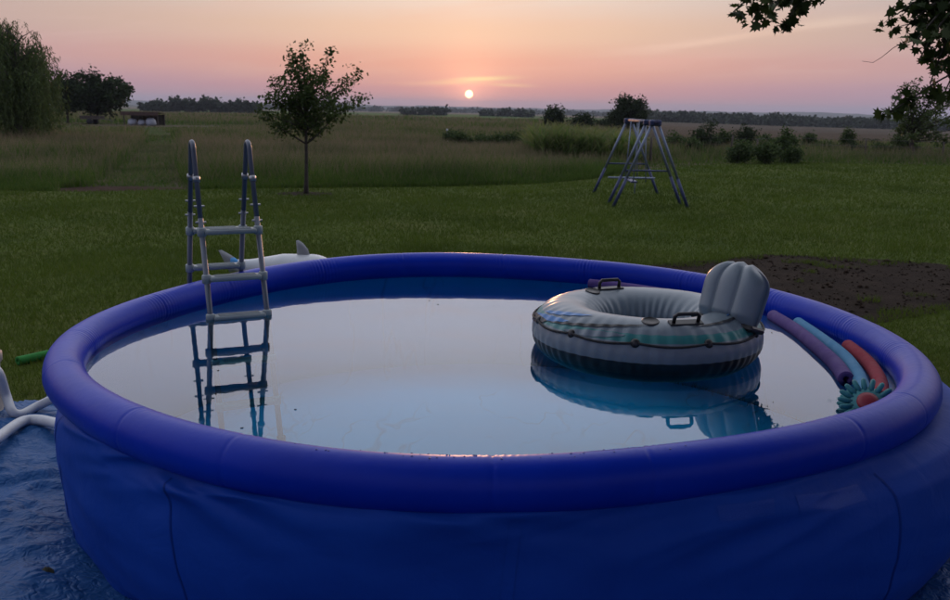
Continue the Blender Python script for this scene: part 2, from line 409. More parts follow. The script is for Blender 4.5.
# open country: colour of each field comes with the mesh
m, t, b = mat('ground'); M['ground'] = m
a = t.nodes.new('ShaderNodeAttribute'); a.attribute_name = 'field'
l2 = ramp(t, noise_tex(t, .5, 8, .7), [(.3, (.6, .62, .6)), (.7, (1.35, 1.3, 1.3))], 'LINEAR')
t.links.new(mixc(t, 1.0, a.outputs['Color'], l2, 'MULTIPLY'), b.inputs['Base Color']); b.inputs['Roughness'].default_value = 1; b.inputs['Specular IOR Level'].default_value = .05
bump(t, b, noise_tex(t, 1.5, 8, .75), 1.0, .5)
m, t, b = mat('hill'); M['hill'] = m
t.links.new(ramp(t, noise_tex(t, .008, 8, .7), [(.35, (.03, .045, .025)), (.6, (.06, .07, .04)), (.75, (.12, .10, .06))], 'LINEAR'), b.inputs['Base Color'])
b.inputs['Roughness'].default_value = 1; b.inputs['Specular IOR Level'].default_value = .0

# ------------------------------------------------------------------ land
DR = [0, 40, 90, 200, 300, 600, 1500, 3000, 9000]
DL = [0, 0, -.1, -.8, -1.4, -2.4, -5, -8, -12]
DRT = [0, 0, -.15, -1.7, -3.0, -5.6, -9, -11, -12]
def terr(x, y):
    x = np.asarray(x, float); y = np.asarray(y, float)
    r = np.hypot(x, y); a = x/np.maximum(r, 1)
    w = np.clip((a+.02)/.40, 0, 1); w = w*w*(3-2*w)
    z = np.interp(r, DR, DL)*(1-w)+np.interp(r, DR, DRT)*w
    k = np.clip((r-45)/120, 0, 1)
    z = z + k*((vnoise(x, y, 45, 3)-.5)*.5+(vnoise(x, y, 160, 5)-.5)*.9)
    return z
LAWN_EDGE = [(-60, 17.5), (-30, 18.6), (-14, 19.6), (-10.5, 19.9), (-8.6, 20.0), (-6.9, 20.9), (-4, 21.9), (-.7, 23.0), (1.6, 24.3), (3.3, 26.4), (4.6, 29.0), (6.2, 32.0), (9.5, 35.8), (13.6, 38.2), (19.3, 37.6), (30, 36.5), (60, 34)]
LAWN = LAWN_EDGE + [(60, -30), (-60, -30)]
PATH = [tuple(at_z(x_, y_)[:2]) for x_, y_ in ((140, 193), (143, 180), (148, 166), (159, 152), (162, 142), (158, 134), (150, 127))]

radii = np.concatenate([[0], np.geomspace(2.5, 9000, 330)])
azs = np.concatenate([np.linspace(-180, -50, 40)[:-1], np.linspace(-50, 50, 400), np.linspace(50, 180, 40)[1:-1]])*PI/180
Rg, Ag = np.meshgrid(radii, azs, indexing='ij')
X = Rg*np.sin(Ag); Y = Rg*np.cos(Ag); Z = terr(X, Y)
me = grid_mesh('ground', np.stack([X, Y, Z], -1), closed_v=True)
meadow_c = np.array([.090, .098, .046]); tan_c = np.array([.13, .108, .075]); green_c = np.array([.060, .098, .028]); stub_c = np.array([.078, .062, .045]); gold = np.array([.20, .14, .085])
k = vnoise(X, Y*1.0, 16, 11)[..., None]; k2 = vnoise(X*.35, Y, 28, 12)[..., None]
col = meadow_c*(1-k)+tan_c*k; col = col*(1-.55*(k2 > .55)) + green_c*(.55*(k2 > .55))
ratio = X/np.maximum(Y, 1)
stub = (ratio > .17) & (Y > 75) & (Rg < 520)
col = np.where(stub[..., None], stub_c*(.85+.4*vnoise(X*.1, Y, 9, 4)[..., None]), col)
fargr = (Rg > 170) & (ratio < .14) & (Y > 0) & (Rg < 900)
col = np.where(fargr[..., None], green_c*(.8+.5*vnoise(X*.3, Y, 40, 9)[..., None]), col)
far = (Rg > 900)
pick = vnoise(X*.4, Y, 420, 21)[..., None]
col = np.where(far[..., None], np.where(pick > .62, gold, np.where(pick > .4, green_c, tan_c)), col)
pd = seg_dist(X, Y, PATH); pm = np.clip(1-(pd-.45)/.35, 0, 1)[..., None]
pm = np.where((Rg < 100)[..., None], pm, 0)
mouth = np.clip(1-(np.hypot(X+8.0, (Y-20.6)*1.6)-1.3)/.6, 0, 1)[..., None]
col = col*(1-pm)+np.array([.075, .105, .036])*pm
col = col*(1-mouth)+np.array([.095, .060, .045])*mouth
ca = me.color_attributes.new('field', 'FLOAT_COLOR', 'POINT')
ca.data.foreach_set('color', np.concatenate([col, np.ones(col.shape[:2]+(1,))], -1).astype(np.float32).ravel())
tag(link('ground', me, M['ground']), kind='structure')

def sheet(name, poly, z, mat_, parent=None):
    me = bpy.data.meshes.new(name); me.from_pydata([(x, y, z) for x, y in poly], [], [tuple(range(len(poly)))[::-1]]); me.update()
    if me.polygons[0].normal.z < 0: me.flip_normals()
    return tag(link(name, me, mat_, parent, smooth=False), kind='structure')
sheet('lawn', LAWN, .006, M['lawn'])
def rough_poly(pts, sub=6, amp=.12, seed=1):
    r = random.Random(seed); o = []
    for i in range(len(pts)):
        a = Vector(pts[i]); b_ = Vector(pts[(i+1) % len(pts)])
        for k in range(sub):
            p = a.lerp(b_, k/sub); o.append((p.x+r.uniform(-amp, amp), p.y+r.uniform(-amp, amp)))
    return o
DIRT = rough_poly([(1.6, 10.9), (2.4, 11.6), (3.3, 12.1), (4.1, 12.6), (4.9, 12.5), (6.2, 12.1), (6.6, 11.2), (6.0, 9.9), (4.8, 9.0), (3.6, 8.2), (2.4, 8.2), (1.4, 9.2)], 9, .045)
sheet('bare_soil', DIRT, .012, M['soil'])
tb = at_z(306, 194)
MULCH = rough_poly([(tb.x+.62*math.cos(q)*1.1, tb.y+.45*math.sin(q)) for q in np.linspace(0, 2*PI, 12, endpoint=False)], 2, .08, 4)
sheet('mulch_bed', MULCH, .011, M['soil'])
# clods and chips on the bare soil
n = 1500
px = rng.uniform(1.2, 6.8, n*2); py = rng.uniform(8, 13, n*2); ok = in_poly(px, py, DIRT); px, py = px[ok][:n], py[ok][:n]; n = len(px)
sz = rng.gamma(1.6, .0055, n)+.004
oct_ = np.array([[1, 0, 0], [0, 1, 0], [-1, 0, 0], [0, -1, 0], [0, 0, .8], [0, 0, -.4]], float)
V = oct_[None]*sz[:, None, None]*rng.uniform(.5, 1.4, (n, 6, 1)); V[..., 0] += px[:, None]; V[..., 1] += py[:, None]; V[..., 2] += .014+sz[:, None]*.2
F = np.array([[0, 1, 4], [1, 2, 4], [2, 3, 4], [3, 0, 4], [1, 0, 5], [2, 1, 5], [3, 2, 5], [0, 3, 5]])[None]+np.arange(n)[:, None, None]*6
tag(link('soil_clods', np_mesh('soil_clods', V.reshape(-1, 3), F.reshape(-1, 3)), M['clod'], smooth=False), 'dark clods and chips strewn over the bare soil', 'soil', kind='stuff')

# hills on the horizon
def ridge(name, dist, hmin, hmax, seed, a0=-60, a1=60, depth=900):
    a = np.linspace(a0, a1, 400)*PI/180
    h = hmin+(hmax-hmin)*(.5*vnoise(a*dist, 0*a, dist*.16, seed)+.3*vnoise(a*dist, 0*a, dist*.05, seed+1)+.2*vnoise(a*dist, 0*a, dist*.008, seed+2))
    prof = np.array([0, .35, .75, 1, .6, 0]); dd = np.array([0, .25, .5, .62, .8, 1.0])*depth
    r = dist+dd[None, :]; z = -16+(h[:, None]+16)*prof[None, :]
    P = np.stack([r*np.sin(a)[:, None], r*np.cos(a)[:, None], z], -1)
    tag(link(name, grid_mesh(name, P), M['hill']), kind='structure')
ridge('hills', 4200, -2, 22, 31)
ridge('hills', 2300, -10, 6, 57, depth=500)

# ------------------------------------------------------------------ grass
def blades(x, y, h, w, lean, seg=1, z=None, seed=0):
    """tapered bent blades; returns V, F (quads, tip pinched) and the height fraction of each vertex"""
    r = np.random.default_rng(seed); n = len(x)
    a = r.uniform(0, 2*PI, n); la = r.uniform(0, 2*PI, n); ln = lean*r.uniform(.2, 1.0, n)*h
    z = np.zeros(n) if z is None else z
    lv = []
    ts = np.linspace(0, 1, seg+1)
    for tt in ts[:-1]:
        ww = w*(1-tt*.55)*.5; ox = np.cos(la)*ln*tt**1.7; oy = np.sin(la)*ln*tt**1.7
        for sgn in (-1, 1):
            lv.append(np.stack([x+ox+sgn*np.cos(a)*ww, y+oy+sgn*np.sin(a)*ww, z+h*tt], -1))
    lv.append(np.stack([x+np.cos(la)*ln, y+np.sin(la)*ln, z+h*.97], -1))
    V = np.stack(lv, 1); k = V.shape[1]
    tri = []
    for i in range(seg-1):
        b0 = 2*i; tri += [[b0, b0+1, b0+3], [b0, b0+3, b0+2]]
    tri.append([2*(seg-1), 2*(seg-1)+1, k-1])
    F = np.array(tri)[None]+np.arange(n)[:, None, None]*k
    tip = np.tile(np.concatenate([np.repeat(ts[:-1], 2), [1.0]]), n)
    return V.reshape(-1, 3), F.reshape(-1, 3), tip
def grass_obj(name, parts, mat_, label):
    off = 0; Vs = []; Fs = []; Ts = []
    for V, F, tp in parts:
        Vs.append(V); Fs.append(F+off); Ts.append(tp); off += len(V)
    me = np_mesh(name, np.concatenate(Vs), np.concatenate(Fs))
    at = me.attributes.new('tip', 'FLOAT', 'POINT'); at.data.foreach_set('value', np.concatenate(Ts).astype(np.float32))
    return tag(link(name, me, mat_, smooth=False), label, 'grass', kind='stuff')
PCX, PCY = .076, 4.596
TARP = [(-3.05, .9), (2.75, .9), (2.62, 3.0), (2.45, 5.3), (.5, 6.3), (-2.72, 5.72), (-3.3, 5.2)]
def scatter(r0, r1, dens, seed, amax=.62):
    r = np.random.default_rng(seed)
    a1 = math.atan(amax); area = a1*(r1*r1-r0*r0); n = int(area*dens)
    rr = np.sqrt(r.uniform(r0*r0, r1*r1, n)); aa = r.uniform(-a1, a1, n)
    return rr*np.sin(aa), rr*np.cos(aa), r
lp = []
for i, (r0, r1, dens, hh, ww) in enumerate([(4.2, 8.5, 2300, .055, .006), (8.5, 13, 1500, .055, .008), (13, 20, 650, .055, .013), (20, 30, 300, .06, .020), (30, 42, 130, .065, .03)]):
    x, y, r = scatter(r0, r1, dens, 100+i)
    pn = vnoise(x, y, .7, 41); keep = in_poly(x, y, LAWN) & (np.hypot(x-PCX, y-PCY) > 2.1) & ~in_poly(x, y, TARP)
    dd = in_poly(x, y, DIRT); dedge = seg_dist(x, y, DIRT+DIRT[:1]); keep &= ~(dd & (vnoise(x, y, .35, 42) < .88-.75*np.exp(-dedge/.28))); keep &= ~(in_poly(x, y, MULCH) & (r.random(len(x)) < .85))
    x, y, pn = x[keep], y[keep], pn[keep]
    h = hh*(.55+.9*pn)*(.6+.8*np.random.default_rng(200+i).random(len(x)))
    lp.append(blades(x, y, h, ww*np.ones(len(x)), 1.0, 1, np.full(len(x), .006), 300+i))
grass_obj('lawn_grass', lp, M['grass'], 'short mown green grass of the lawn')
# taller tufts where the mower misses: round the pool and at the young tree
# meadow
lp = []; lg = []
def edge_y(x): return np.interp(x, [p[0] for p in LAWN_EDGE], [p[1] for p in LAWN_EDGE])
for i, (r0, r1, dens, hh, ww) in enumerate([(18, 30, 190, .62, .022), (30, 48, 85, .66, .034), (48, 80, 30, .68, .06), (80, 150, 7, .7, .13), (150, 320, 1.2, .8, .35)]):
    x, y, r = scatter(r0, r1, dens, 500+i)
    ed = edge_y(x); d = y-ed
    ptd = seg_dist(x, y, PATH)/(np.interp(y, [20, 24, 30, 60], [1.3, .8, .6, .55])+.5*r.random(len(x)))
    keep = (d > .1) & (np.hypot(x+30, y-84) > 6)
    keep &= ~((x/np.maximum(y, 1) > .17) & (y > 62)) & (np.hypot(x+8.0, (y-20.6)*1.6) > 1.5)
    keep &= ~((x > 3.4) & (x < 9.5) & (y > 33) & (y < 46) & (x/np.maximum(y, 1) < .18))
    x, y, d, ptd = x[keep], y[keep], d[keep], ptd[keep]
    gr = vnoise(x*.7, y, 7, 61); hv = vnoise(x, y, 5, 62)
    front = np.clip(1-d/2.4, 0, 1)
    h = hh*(.55+.75*hv)*(.55+.7*r.random(len(x)))*(1-.25*front)
    h = h*np.clip(.35+d/3.0, .35, 1)*np.where(ptd < 1, .22, 1)
    h = np.where((x > -46) & (x < -17) & (y > 56) & (y < 96), h*.22, h)
    h = np.where((x/np.maximum(y, 1) > .165) & (y < 70), h*np.clip(.25+d*.12, .25, .9), h)
    isg = (r.random(len(x)) < np.clip(.35+.55*front+.6*(gr-.5), .05, .95)*np.where(x > 6, 1.2, 1))
    z = terr(x, y)
    lg.append(blades(x[isg], y[isg], h[isg]*.85, ww*np.ones(isg.sum())*1.15, .7, 2, z[isg], 700+i))
    lp.append(blades(x[~isg], y[~isg], h[~isg], ww*np.ones((~isg).sum())*.75, .45, 2, z[~isg], 800+i))
# a dense green fringe along the mown edge
r = np.random.default_rng(77); n = 30000
x = r.uniform(-16, 5, n); y = edge_y(x)+r.gamma(1.5, .45, n); keep = (np.hypot(x+8.0, (y-20.6)*1.6) > 1.6) & (seg_dist(x, y, PATH) > np.interp(y, [20, 24, 30], [1.3, .8, .6]))
x, y = x[keep], y[keep]
lg.append(blades(x, y, np.clip(.12+.17*(y-edge_y(x)), 0, .42)*(.5+.8*r.random(len(x)))*(.6+.8*vnoise(x, y, 2.0, 91)), np.full(len(x), .02), .8, 2, np.zeros(len(x)), 900))
grass_obj('meadow_grass', lp, M['meadow'], 'tall dry seeding grass of the unmown meadow')
grass_obj('meadow_grass', lg, M['meadow_green'], 'tall green grass growing through the unmown meadow')

# ------------------------------------------------------------------ trees and shrubs
LEAF_OVAL = np.array([[0, 0], [.28, .35], [.22, .75], [0, 1.0], [-.22, .75], [-.28, .35]])
LEAF_SLIM = np.array([[0, 0], [.11, .35], [0, 1.0], [-.11, .35]])
LEAF_CARD = np.array([[-.3, 0], [.35, .1], [.45, .6], [.05, 1.0], [-.4, .7]])
LEAF_LOBED = np.array([[0, 0], [.22, .10], [.52, .02], [.36, .30], [.62, .48], [.30, .52], [.32, .80], [.13, .70], [0, 1.05], [-.13, .70], [-.32, .80], [-.30, .52], [-.62, .48], [-.36, .30], [-.52, .02], [-.22, .10]])
def leaf_mesh(name, P, size, shape, r, droop=0.25, flat=.6):
    n = len(P); K = len(shape)
    ax = r.normal(size=(n, 3)); ax[:, 2] = ax[:, 2]*flat-droop; ax /= np.linalg.norm(ax, axis=1)[:, None]
    q = r.normal(size=(n, 3)); sd = np.cross(ax, q); sd /= np.linalg.norm(sd, axis=1)[:, None]+1e-9
    nm = np.cross(ax, sd)
    s = size*r.uniform(.65, 1.25, n)
    V = P[:, None]+s[:, None, None]*(sd[:, None]*shape[None, :, :1]+ax[:, None]*shape[None, :, 1:]+nm[:, None]*(-.28*np.abs(shape[None, :, :1])+.12*shape[None, :, 1:]**2))
    F = np.arange(K)[None]+np.arange(n)[:, None]*K
    return np_mesh(name, V.reshape(-1, 3), F)

def limb(mb, a, b, r0, r1, rr, bend=.12, seg=6, n=6, sag=0.0):
    a = Vector(a); b = Vector(b); L = (b-a).length; pts = []
    o1 = Vector((rr.uniform(-1, 1), rr.uniform(-1, 1), rr.uniform(-.4, .8)))*L*bend
    o2 = Vector((rr.uniform(-1, 1), rr.uniform(-1, 1), rr.uniform(-.6, .6)))*L*bend*.5
    for i in range(n+1):
        tt = i/n
        pts.append(a.lerp(b, tt)+o1*math.sin(PI*tt)+o2*math.sin(2*PI*tt)+Vector((0, 0, sag*math.sin(PI*tt))))
    mb.tube(pts, [r0+(r1-r0)*i/n for i in range(n+1)], seg)
    return pts

def tree(name, label, cat, base, trunk_top, tips, trunk_r=.06, leaf=.09, n_leaf=3000, twig=.35, twigs=6, spread=.10, shape=LEAF_OVAL, lm='leaf_mid', bm='bark', seed=1, group=None, stems=1, bend=.12, sink=.05, low=.3, trunk_bend=.05, droop=.25):
    rr = random.Random(seed); r = np.random.default_rng(seed)
    base = Vector(base); root = empty(name, base, label, cat, group)
    mb = MB(); tops = []
    for s_ in range(stems):
        off = Vector((rr.uniform(-1, 1), rr.uniform(-1, 1), 0))*(0 if stems == 1 else trunk_r*3.5)
        tt = Vector(trunk_top)-base+off*2.5
        st = off+Vector((0, 0, -sink))
        n = 7; wob = Vector((rr.uniform(-1, 1), rr.uniform(-1, 1), 0))*tt.length*trunk_bend
        pts = [st.lerp(tt, i/n)+wob*math.sin(PI*i/n) for i in range(n+1)]
        mb.tube(pts, [trunk_r*(1.35-.35*min(1, i/1.5))*(1-.45*i/n) for i in range(n+1)], 9)
        tops.append(pts)
    P = []; W = []
    for tip in tips:
        tip = Vector(tip)-base
        pts = tops[rr.randrange(stems)]
        k0 = max(1, int(len(pts)*rr.uniform(.55, .99))) if tip.z > pts[-1].z*.8 else max(1, int(len(pts)*.6))
        a = pts[min(k0, len(pts)-1)]
        if tip.z > pts[-1].z*1.05: a = pts[-1].lerp(pts[-3], rr.random())
        lp_ = limb(mb, a, tip, trunk_r*.42, trunk_r*.06, rr, bend)
        for j in range(twigs):
            f_ = low+(1-low)*(j+rr.random())/twigs; i = min(int(f_*(len(lp_)-1)), len(lp_)-2)
            q = lp_[i].lerp(lp_[i+1], f_*(len(lp_)-1)-i)
            d = Vector((rr.gauss(0, 1), rr.gauss(0, 1), rr.gauss(.25, .8))).normalized()*twig*rr.uniform(.4, 1.1)
            limb(mb, q, q+d, trunk_r*.10, trunk_r*.03, rr, .1, 4, 2)
            P.append((q, q+d))
        P.append((lp_[-2], lp_[-1]))
    A = np.array([p[0] for p in P]); B = np.array([p[1] for p in P])
    idx = r.integers(0, len(P), n_leaf); tt = r.uniform(.1, 1.05, n_leaf)[:, None]
    L = A[idx]*(1-tt)+B[idx]*tt+r.normal(size=(n_leaf, 3))*spread
    L[:, 2] = np.maximum(L[:, 2], .05)
    mb.build('trunk', M[bm], root)
    link('crown', leaf_mesh('crown', L, leaf, shape, r, droop), M[lm], root, smooth=False)
    return root

def crown_tips(c, rad, n, seed, zmin=-.7, pw=.45):
    r = np.random.default_rng(seed); o = []
    while len(o) < n:
        d = r.normal(size=3); d /= np.linalg.norm(d)
        if d[2] < zmin: continue
        s_ = r.uniform(0, 1)**pw
        o.append((c[0]+d[0]*rad[0]*s_, c[1]+d[1]*rad[1]*s_, c[2]+d[2]*rad[2]*s_))
    return o
def ground_pt(px, Y):
    """the point on the land at image column px and distance Y"""
    x = at_y(px, 130, Y).x
    return Vector((x, Y, float(terr(x, Y))))
def px_h(y_px, x_px, Y): return at_y(x_px, y_px, Y).z

# the young tree beyond the pool
tps = [(300, 42), (295, 52), (289, 58), (306, 60), (331, 50), (327, 66), (322, 78), (362, 71), (353, 79), (345, 90), (366, 99), (357, 106), (258, 108), (266, 99), (262, 114), (269, 81), (279, 90), (283, 74), (275, 126), (290, 118), (318, 128), (335, 118), (346, 112), (306, 100), (300, 86), (312, 92), (330, 98), (290, 104), (309, 76), (298, 66), (280, 112), (326, 110), (272, 104), (338, 102), (302, 122), (292, 94), (316, 104), (300, 112)]
rr = random.Random(5)
tips = [at_y(x, y, tb.y+rr.uniform(-.75, .75)*(1 if y > 75 else .5)) for x, y in tps]
tree('young_tree', 'slender young leafy tree at the mown lawn edge behind the ladder', 'tree', (tb.x, tb.y, 0), at_y(305, 104, tb.y), tips, trunk_r=.047, leaf=.082, n_leaf=5600, twig=.28, twigs=6, spread=.06, lm='leaf_young', seed=11, bend=.06, trunk_bend=.01, low=.35)

# willow at the left edge
def willow():
    Y = 41; b0 = ground_pt(14, Y); root = empty('willow_tree', b0, 'weeping willow with long hanging fronds at the left edge', 'tree')
    rr = random.Random(3); r = np.random.default_rng(3); mb = MB()
    H = px_h(10, 20, Y)-b0.z
    mb.tube([(0, 0, -.1), (.1, 0, .8), (-.05, .1, 1.7), (.1, 0, 2.5)], [.34, .27, .22, .2], 10)
    P = []
    xr = at_y(63, 100, Y).x-b0.x
    for i in range(70):
        an = rr.uniform(0, 2*PI); ra = math.sqrt(rr.random())
        x_ = math.cos(an)*ra*(xr if math.cos(an) > 0 else 3.2); y_ = math.sin(an)*ra*2.6
        top = H*(1-.5*(ra**2.4))*rr.uniform(.72, 1.0)
        pts = limb(mb, (0, 0, rr.uniform(1.6, 2.5)), (x_, y_, top), .09, .012, rr, .12, 5, 6, sag=.3)
        for k_ in range(17):
            q = pts[6 if k_ % 3 == 0 else rr.randrange(3, 7)] + Vector((rr.gauss(0, .22), rr.gauss(0, .22), rr.gauss(0, .12)))
            L = min(q.z-rr.uniform(.1, 1.0), rr.uniform(1.0, 4.0))
            ox = x_*.10*rr.random()+rr.gauss(0, .12); oy = rr.gauss(0, .15)
            nn = max(6, int(L*15))
            for j in range(nn):
                s_ = j/nn
                P.append((q.x+ox*s_**.6+r.normal()*.035, q.y+oy*s_**.6+r.normal()*.035, q.z+.10*math.sin(min(1, s_*4)*PI)-L*s_))
    mb.build('trunk', M['bark'], root)
    link('crown', leaf_mesh('crown', np.array(P), .21, LEAF_SLIM, r, 1.6, .5), M['leaf_willow'], root, smooth=False)
willow()

# the pair of dark trees beside the lean-to
def bg_tree(px, Y, y_top, wpx, label, name='tree', cat='tree', lm='leaf_dark', n_leaf=3500, leaf=.24, ntip=30, trunk=.3, seed=1, group=None, stems=1, base=None, zmin=-.55, twig=.9, spread=.22, shape=LEAF_OVAL, round_=1.0):
    b0 = ground_pt(px, Y) if base is None else base
    H = px_h(y_top, px, Y)-b0.z; Wd = wpx/FPX*math.hypot(Y, b0.x)*.5
    tips = crown_tips((b0.x, b0.y, b0.z+H*(1-.5*(1-trunk))), (Wd, Wd*.9, H*.5*(1-trunk)), ntip, seed, zmin)
    return tree(name, label, cat, b0, (b0.x+.1, b0.y, b0.z+H*(trunk+.12)), tips, trunk_r=max(.02, H*.028), leaf=leaf, n_leaf=n_leaf, twig=min(twig, H*.2), twigs=4, spread=spread, lm=lm, seed=seed, group=group, stems=stems, sink=.1, shape=shape)
bg_tree(68, 88, 72, 30, 'narrow dark tree between the willow and the broad tree', n_leaf=5200, leaf=.30, ntip=40, trunk=.16, seed=21, group='dark trees by the lean-to')
bg_tree(98, 90, 68, 68, 'broad dark spreading tree beside the lean-to shed', n_leaf=11000, leaf=.32, ntip=80, trunk=.12, seed=22, group='dark trees by the lean-to')

# lean-to shed with things stored under it
b0 = ground_pt(145, 86)
sh = empty('lean_to_shed', b0, 'low open fronted lean-to shed with a dark sloping roof', 'shed')
hw = 17/FPX*86; hz = px_h(112, 145, 86)-b0.z
for sx in (-1, 1):
    MB().box((sx*hw*.96, -.9, hz*.5-.1), (.1, .1, hz+.0), bev=.01).build('post', M['wood'], sh, False)
    MB().box((sx*hw*.96, .9, hz*.42-.1), (.1, .1, hz*.84), bev=.01).build('post', M['wood'], sh, False)
for i in range(9):
    w_ = 2*hw/9; MB().box((-hw+w_*(i+.5), .97, hz*.42), (w_*.95, .03, hz*.8), bev=.004).build('plank', M['wood'], sh, False)
rfm = MB()
for i in range(24):
    x0 = -hw*1.08+i*hw*2.16/24; x1 = x0+hw*2.16/24; u = .02*(i % 2)
    rfm.add([(x0, -1.25, hz+.02+u), (x1, -1.25, hz+.04-u), (x1, 1.15, hz*.84+.06-u), (x0, 1.15, hz*.84+.04+u), (x0, -1.25, hz-.30), (x1, -1.25, hz-.30)], [(0, 1, 2, 3), (4, 5, 1, 0)])
rfm.build('roof', M['rust'], sh, False)
for i, (ox, s_, lab) in enumerate([(-.95, .85, 'pale wrapped bundle at the left under the lean-to roof'), (-.1, .7, 'pale wrapped bundle in the middle under the lean-to roof'), (.8, .95, 'pale wrapped bundle at the right under the lean-to roof')]):
    mbb = MB(); r = random.Random(i+60); pr = [(.0, 0), (.42*s_, .02), (.5*s_, .2*s_), (.48*s_, .5*s_), (.34*s_, .68*s_), (0, .74*s_)]
    mbb.lathe(pr, 12); mbb.v = [(x+r.gauss(0, .03), y+r.gauss(0, .03), max(0, z+r.gauss(0, .03))) for x, y, z in mbb.v]
    o = mbb.build('wrapped_bundle', M['pale']); o.location = (b0.x+ox, b0.y-.55, float(terr(b0.x+ox, b0.y-.55))+.0)
    tag(o, lab, 'bundle', 'bundles under the lean-to')
# low trailer under the dark tree
b0 = ground_pt(93, 86); tr_ = empty('utility_trailer', b0, 'low grey utility trailer parked under the broad dark tree', 'trailer')
MB().box((0, 0, .52), (1.9, 1.1, .06)).build('bed', M['wood'], tr_, False)
for sy in (-1, 1): MB().box((0, sy*.54, .68), (1.9, .04, .24)).build('side_board', M['wood'], tr_, False)
for sy in (-1, 1):
    MB().lathe([(0, -.08), (.22, -.08), (.28, -.05), (.28, .05), (.22, .08), (0, .08)], 16, (0, sy*.64, .28), Matrix.Rotation(PI/2, 3, 'X')).build('wheel', M['tyre'], tr_)
MB().tube([(.95, 0, .5), (1.5, 0, .48), (1.9, 0, .34)], .035, 6).build('tow_bar', M['wire'], tr_)
MB().tube([(1.75, 0, .40), (1.75, 0, 0)], .025, 6).build('jack_leg', M['wire'], tr_)

# trees far off, left of the young tree
spec = [(150, 101, 16, 'low round far tree just right of the lean-to roof'), (163, 99, 14, 'second low far tree right of the lean-to'), (177, 98, 14, 'far tree left of the three tallest on the left skyline'), (190, 95, 20, 'tallest and broadest far tree on the left skyline'), (204, 96, 15, 'far tree just right of the tallest on the left skyline'),
        (217, 97, 14, 'middle far tree right of the tallest on the left skyline'), (229, 99, 16, 'far tree near the right end of the left skyline row'), (242, 99, 13, 'last far tree of the left skyline row'), (256, 103, 13, 'small far tree behind the left side of the young tree')]
for i, (px, yt, w_, lab) in enumerate(spec):
    bg_tree(px, 420, yt, w_*1.25, lab, n_leaf=700, leaf=1.3, ntip=16, trunk=.05, seed=40+i, group='far trees on the left skyline', lm='leaf_far', spread=.7, twig=1.6, shape=LEAF_CARD, zmin=-.8)
spec = [(408, 108.5, 14, 'small far hedge tree left below the sun'), (425, 107.5, 20, 'broad low far tree left below the sun'), (441, 107.0, 22, 'rounded far tree clump next to the broad one below the sun'), (486, 110.5, 16, 'low far tree just right below the sun'), (503, 110, 20, 'long low far tree right below the sun'), (524, 110, 22, 'far tree between the sun and the field trees')]
for i, (px, yt, w_, lab) in enumerate(spec):
    bg_tree(px, 520, yt, w_*1.2, lab, n_leaf=500, leaf=1.5, ntip=14, trunk=.03, seed=60+i, group='far trees below the sun', lm='leaf_far', spread=.8, twig=1.6, shape=LEAF_CARD, zmin=-.9)
# field trees at middle distance
bg_tree(555, 98, 107, 27, 'upright dark field tree left of the round one', n_leaf=4500, leaf=.26, ntip=36, trunk=.04, seed=71, zmin=-.9)
bg_tree(581, 100, 114, 30, 'low spreading dark field bush between two taller field trees', n_leaf=4500, leaf=.26, ntip=36, trunk=.03, seed=72, zmin=-.9)
bg_tree(628, 92, 95, 46, 'large round dark field tree behind the swing set', n_leaf=14000, leaf=.26, ntip=90, trunk=.03, seed=73, zmin=-.95)
bg_tree(602, 105, 118, 14, 'small dark bush left of the round field tree', n_leaf=900, leaf=.25, ntip=12, trunk=.03, seed=74, zmin=-.9)
# row of bushes in the meadow
for i, (px, Y, yt, w_, lab) in enumerate([(458, 46, 131, 30, 'leftmost rounded bush of the row in the meadow'), (483, 46.5, 138, 26, 'low second bush of the row in the meadow'), (503, 46.5, 136, 24, 'third bush of the row in the meadow'), (522, 46, 131, 24, 'tallest right hand bush of the row in the meadow'), (413, 70, 138, 14, 'small lone bush left of the bush row in the meadow')]):
    bg_tree(px, Y, yt-1, w_*1.2, lab, name='meadow_bush', cat='bush', n_leaf=4000, leaf=.11, ntip=26, trunk=.05, seed=80+i, group='bushes in the meadow', lm='leaf_mid', stems=4, zmin=-.8, spread=.12)
# shrubs by the garden on the right
for i, (px, Y, yt, w_, lm_, lab) in enumerate([(693, 41, 140, 20, 'leaf_mid', 'grey green shrub nearest the swing set'), (707, 44, 121, 32, 'leaf_dark', 'tall dark garden shrub right of the swing set'), (747, 46, 121, 26, 'leaf_dark', 'dark rounded garden shrub between the two dark posts'),
        (741, 36.5, 141, 22, 'leaf_mid', 'rounded front shrub in the small garden bed'), (768, 36.5, 144, 22, 'leaf_mid', 'bushy front shrub right of the rounded one in the bed'), (786, 38, 128, 20, 'leaf_mid', 'thin tall shrub at the right of the garden bed'), (794, 37, 148, 12, 'leaf_mid', 'smallest shrub at the right end of the garden bed'),
        (809, 48, 132, 14, 'leaf_mid', 'slim shrub on the fence line right of the garden bed'), (849, 48, 129, 9, 'leaf_mid', 'narrow upright shrub on the fence line'), (870, 60, 140, 15, 'leaf_dark', 'low round shrub beyond the fence'), (905, 47, 131, 26, 'leaf_mid', 'light green bush left of the airy right hand tree'),
        (676, 47, 134, 20, 'leaf_mid', 'light green shrub between the swing set and the tall dark shrub'), (722, 47, 132, 20, 'leaf_mid', 'mid green shrub just left of the leaning dark post'), (765, 49, 134, 22, 'leaf_mid', 'shrub behind the bushy front shrub in the garden bed'), (829, 46, 143, 22, 'leaf_mid', 'low wide shrub on the fence line right of the slim one'),
        (858, 45, 146, 18, 'leaf_dark', 'low dark shrub below the narrow upright one'), (886, 45, 144, 20, 'leaf_mid', 'low shrub left of the light green bush by the fence')]):
    bg_tree(px, Y, yt-2, w_*1.3, lab, name='garden_shrub', cat='shrub', n_leaf=2600, leaf=.10, ntip=26, trunk=.05, seed=100+i, group='shrubs round the garden', lm=lm_, stems=4, zmin=-.75, spread=.09, twig=.45)
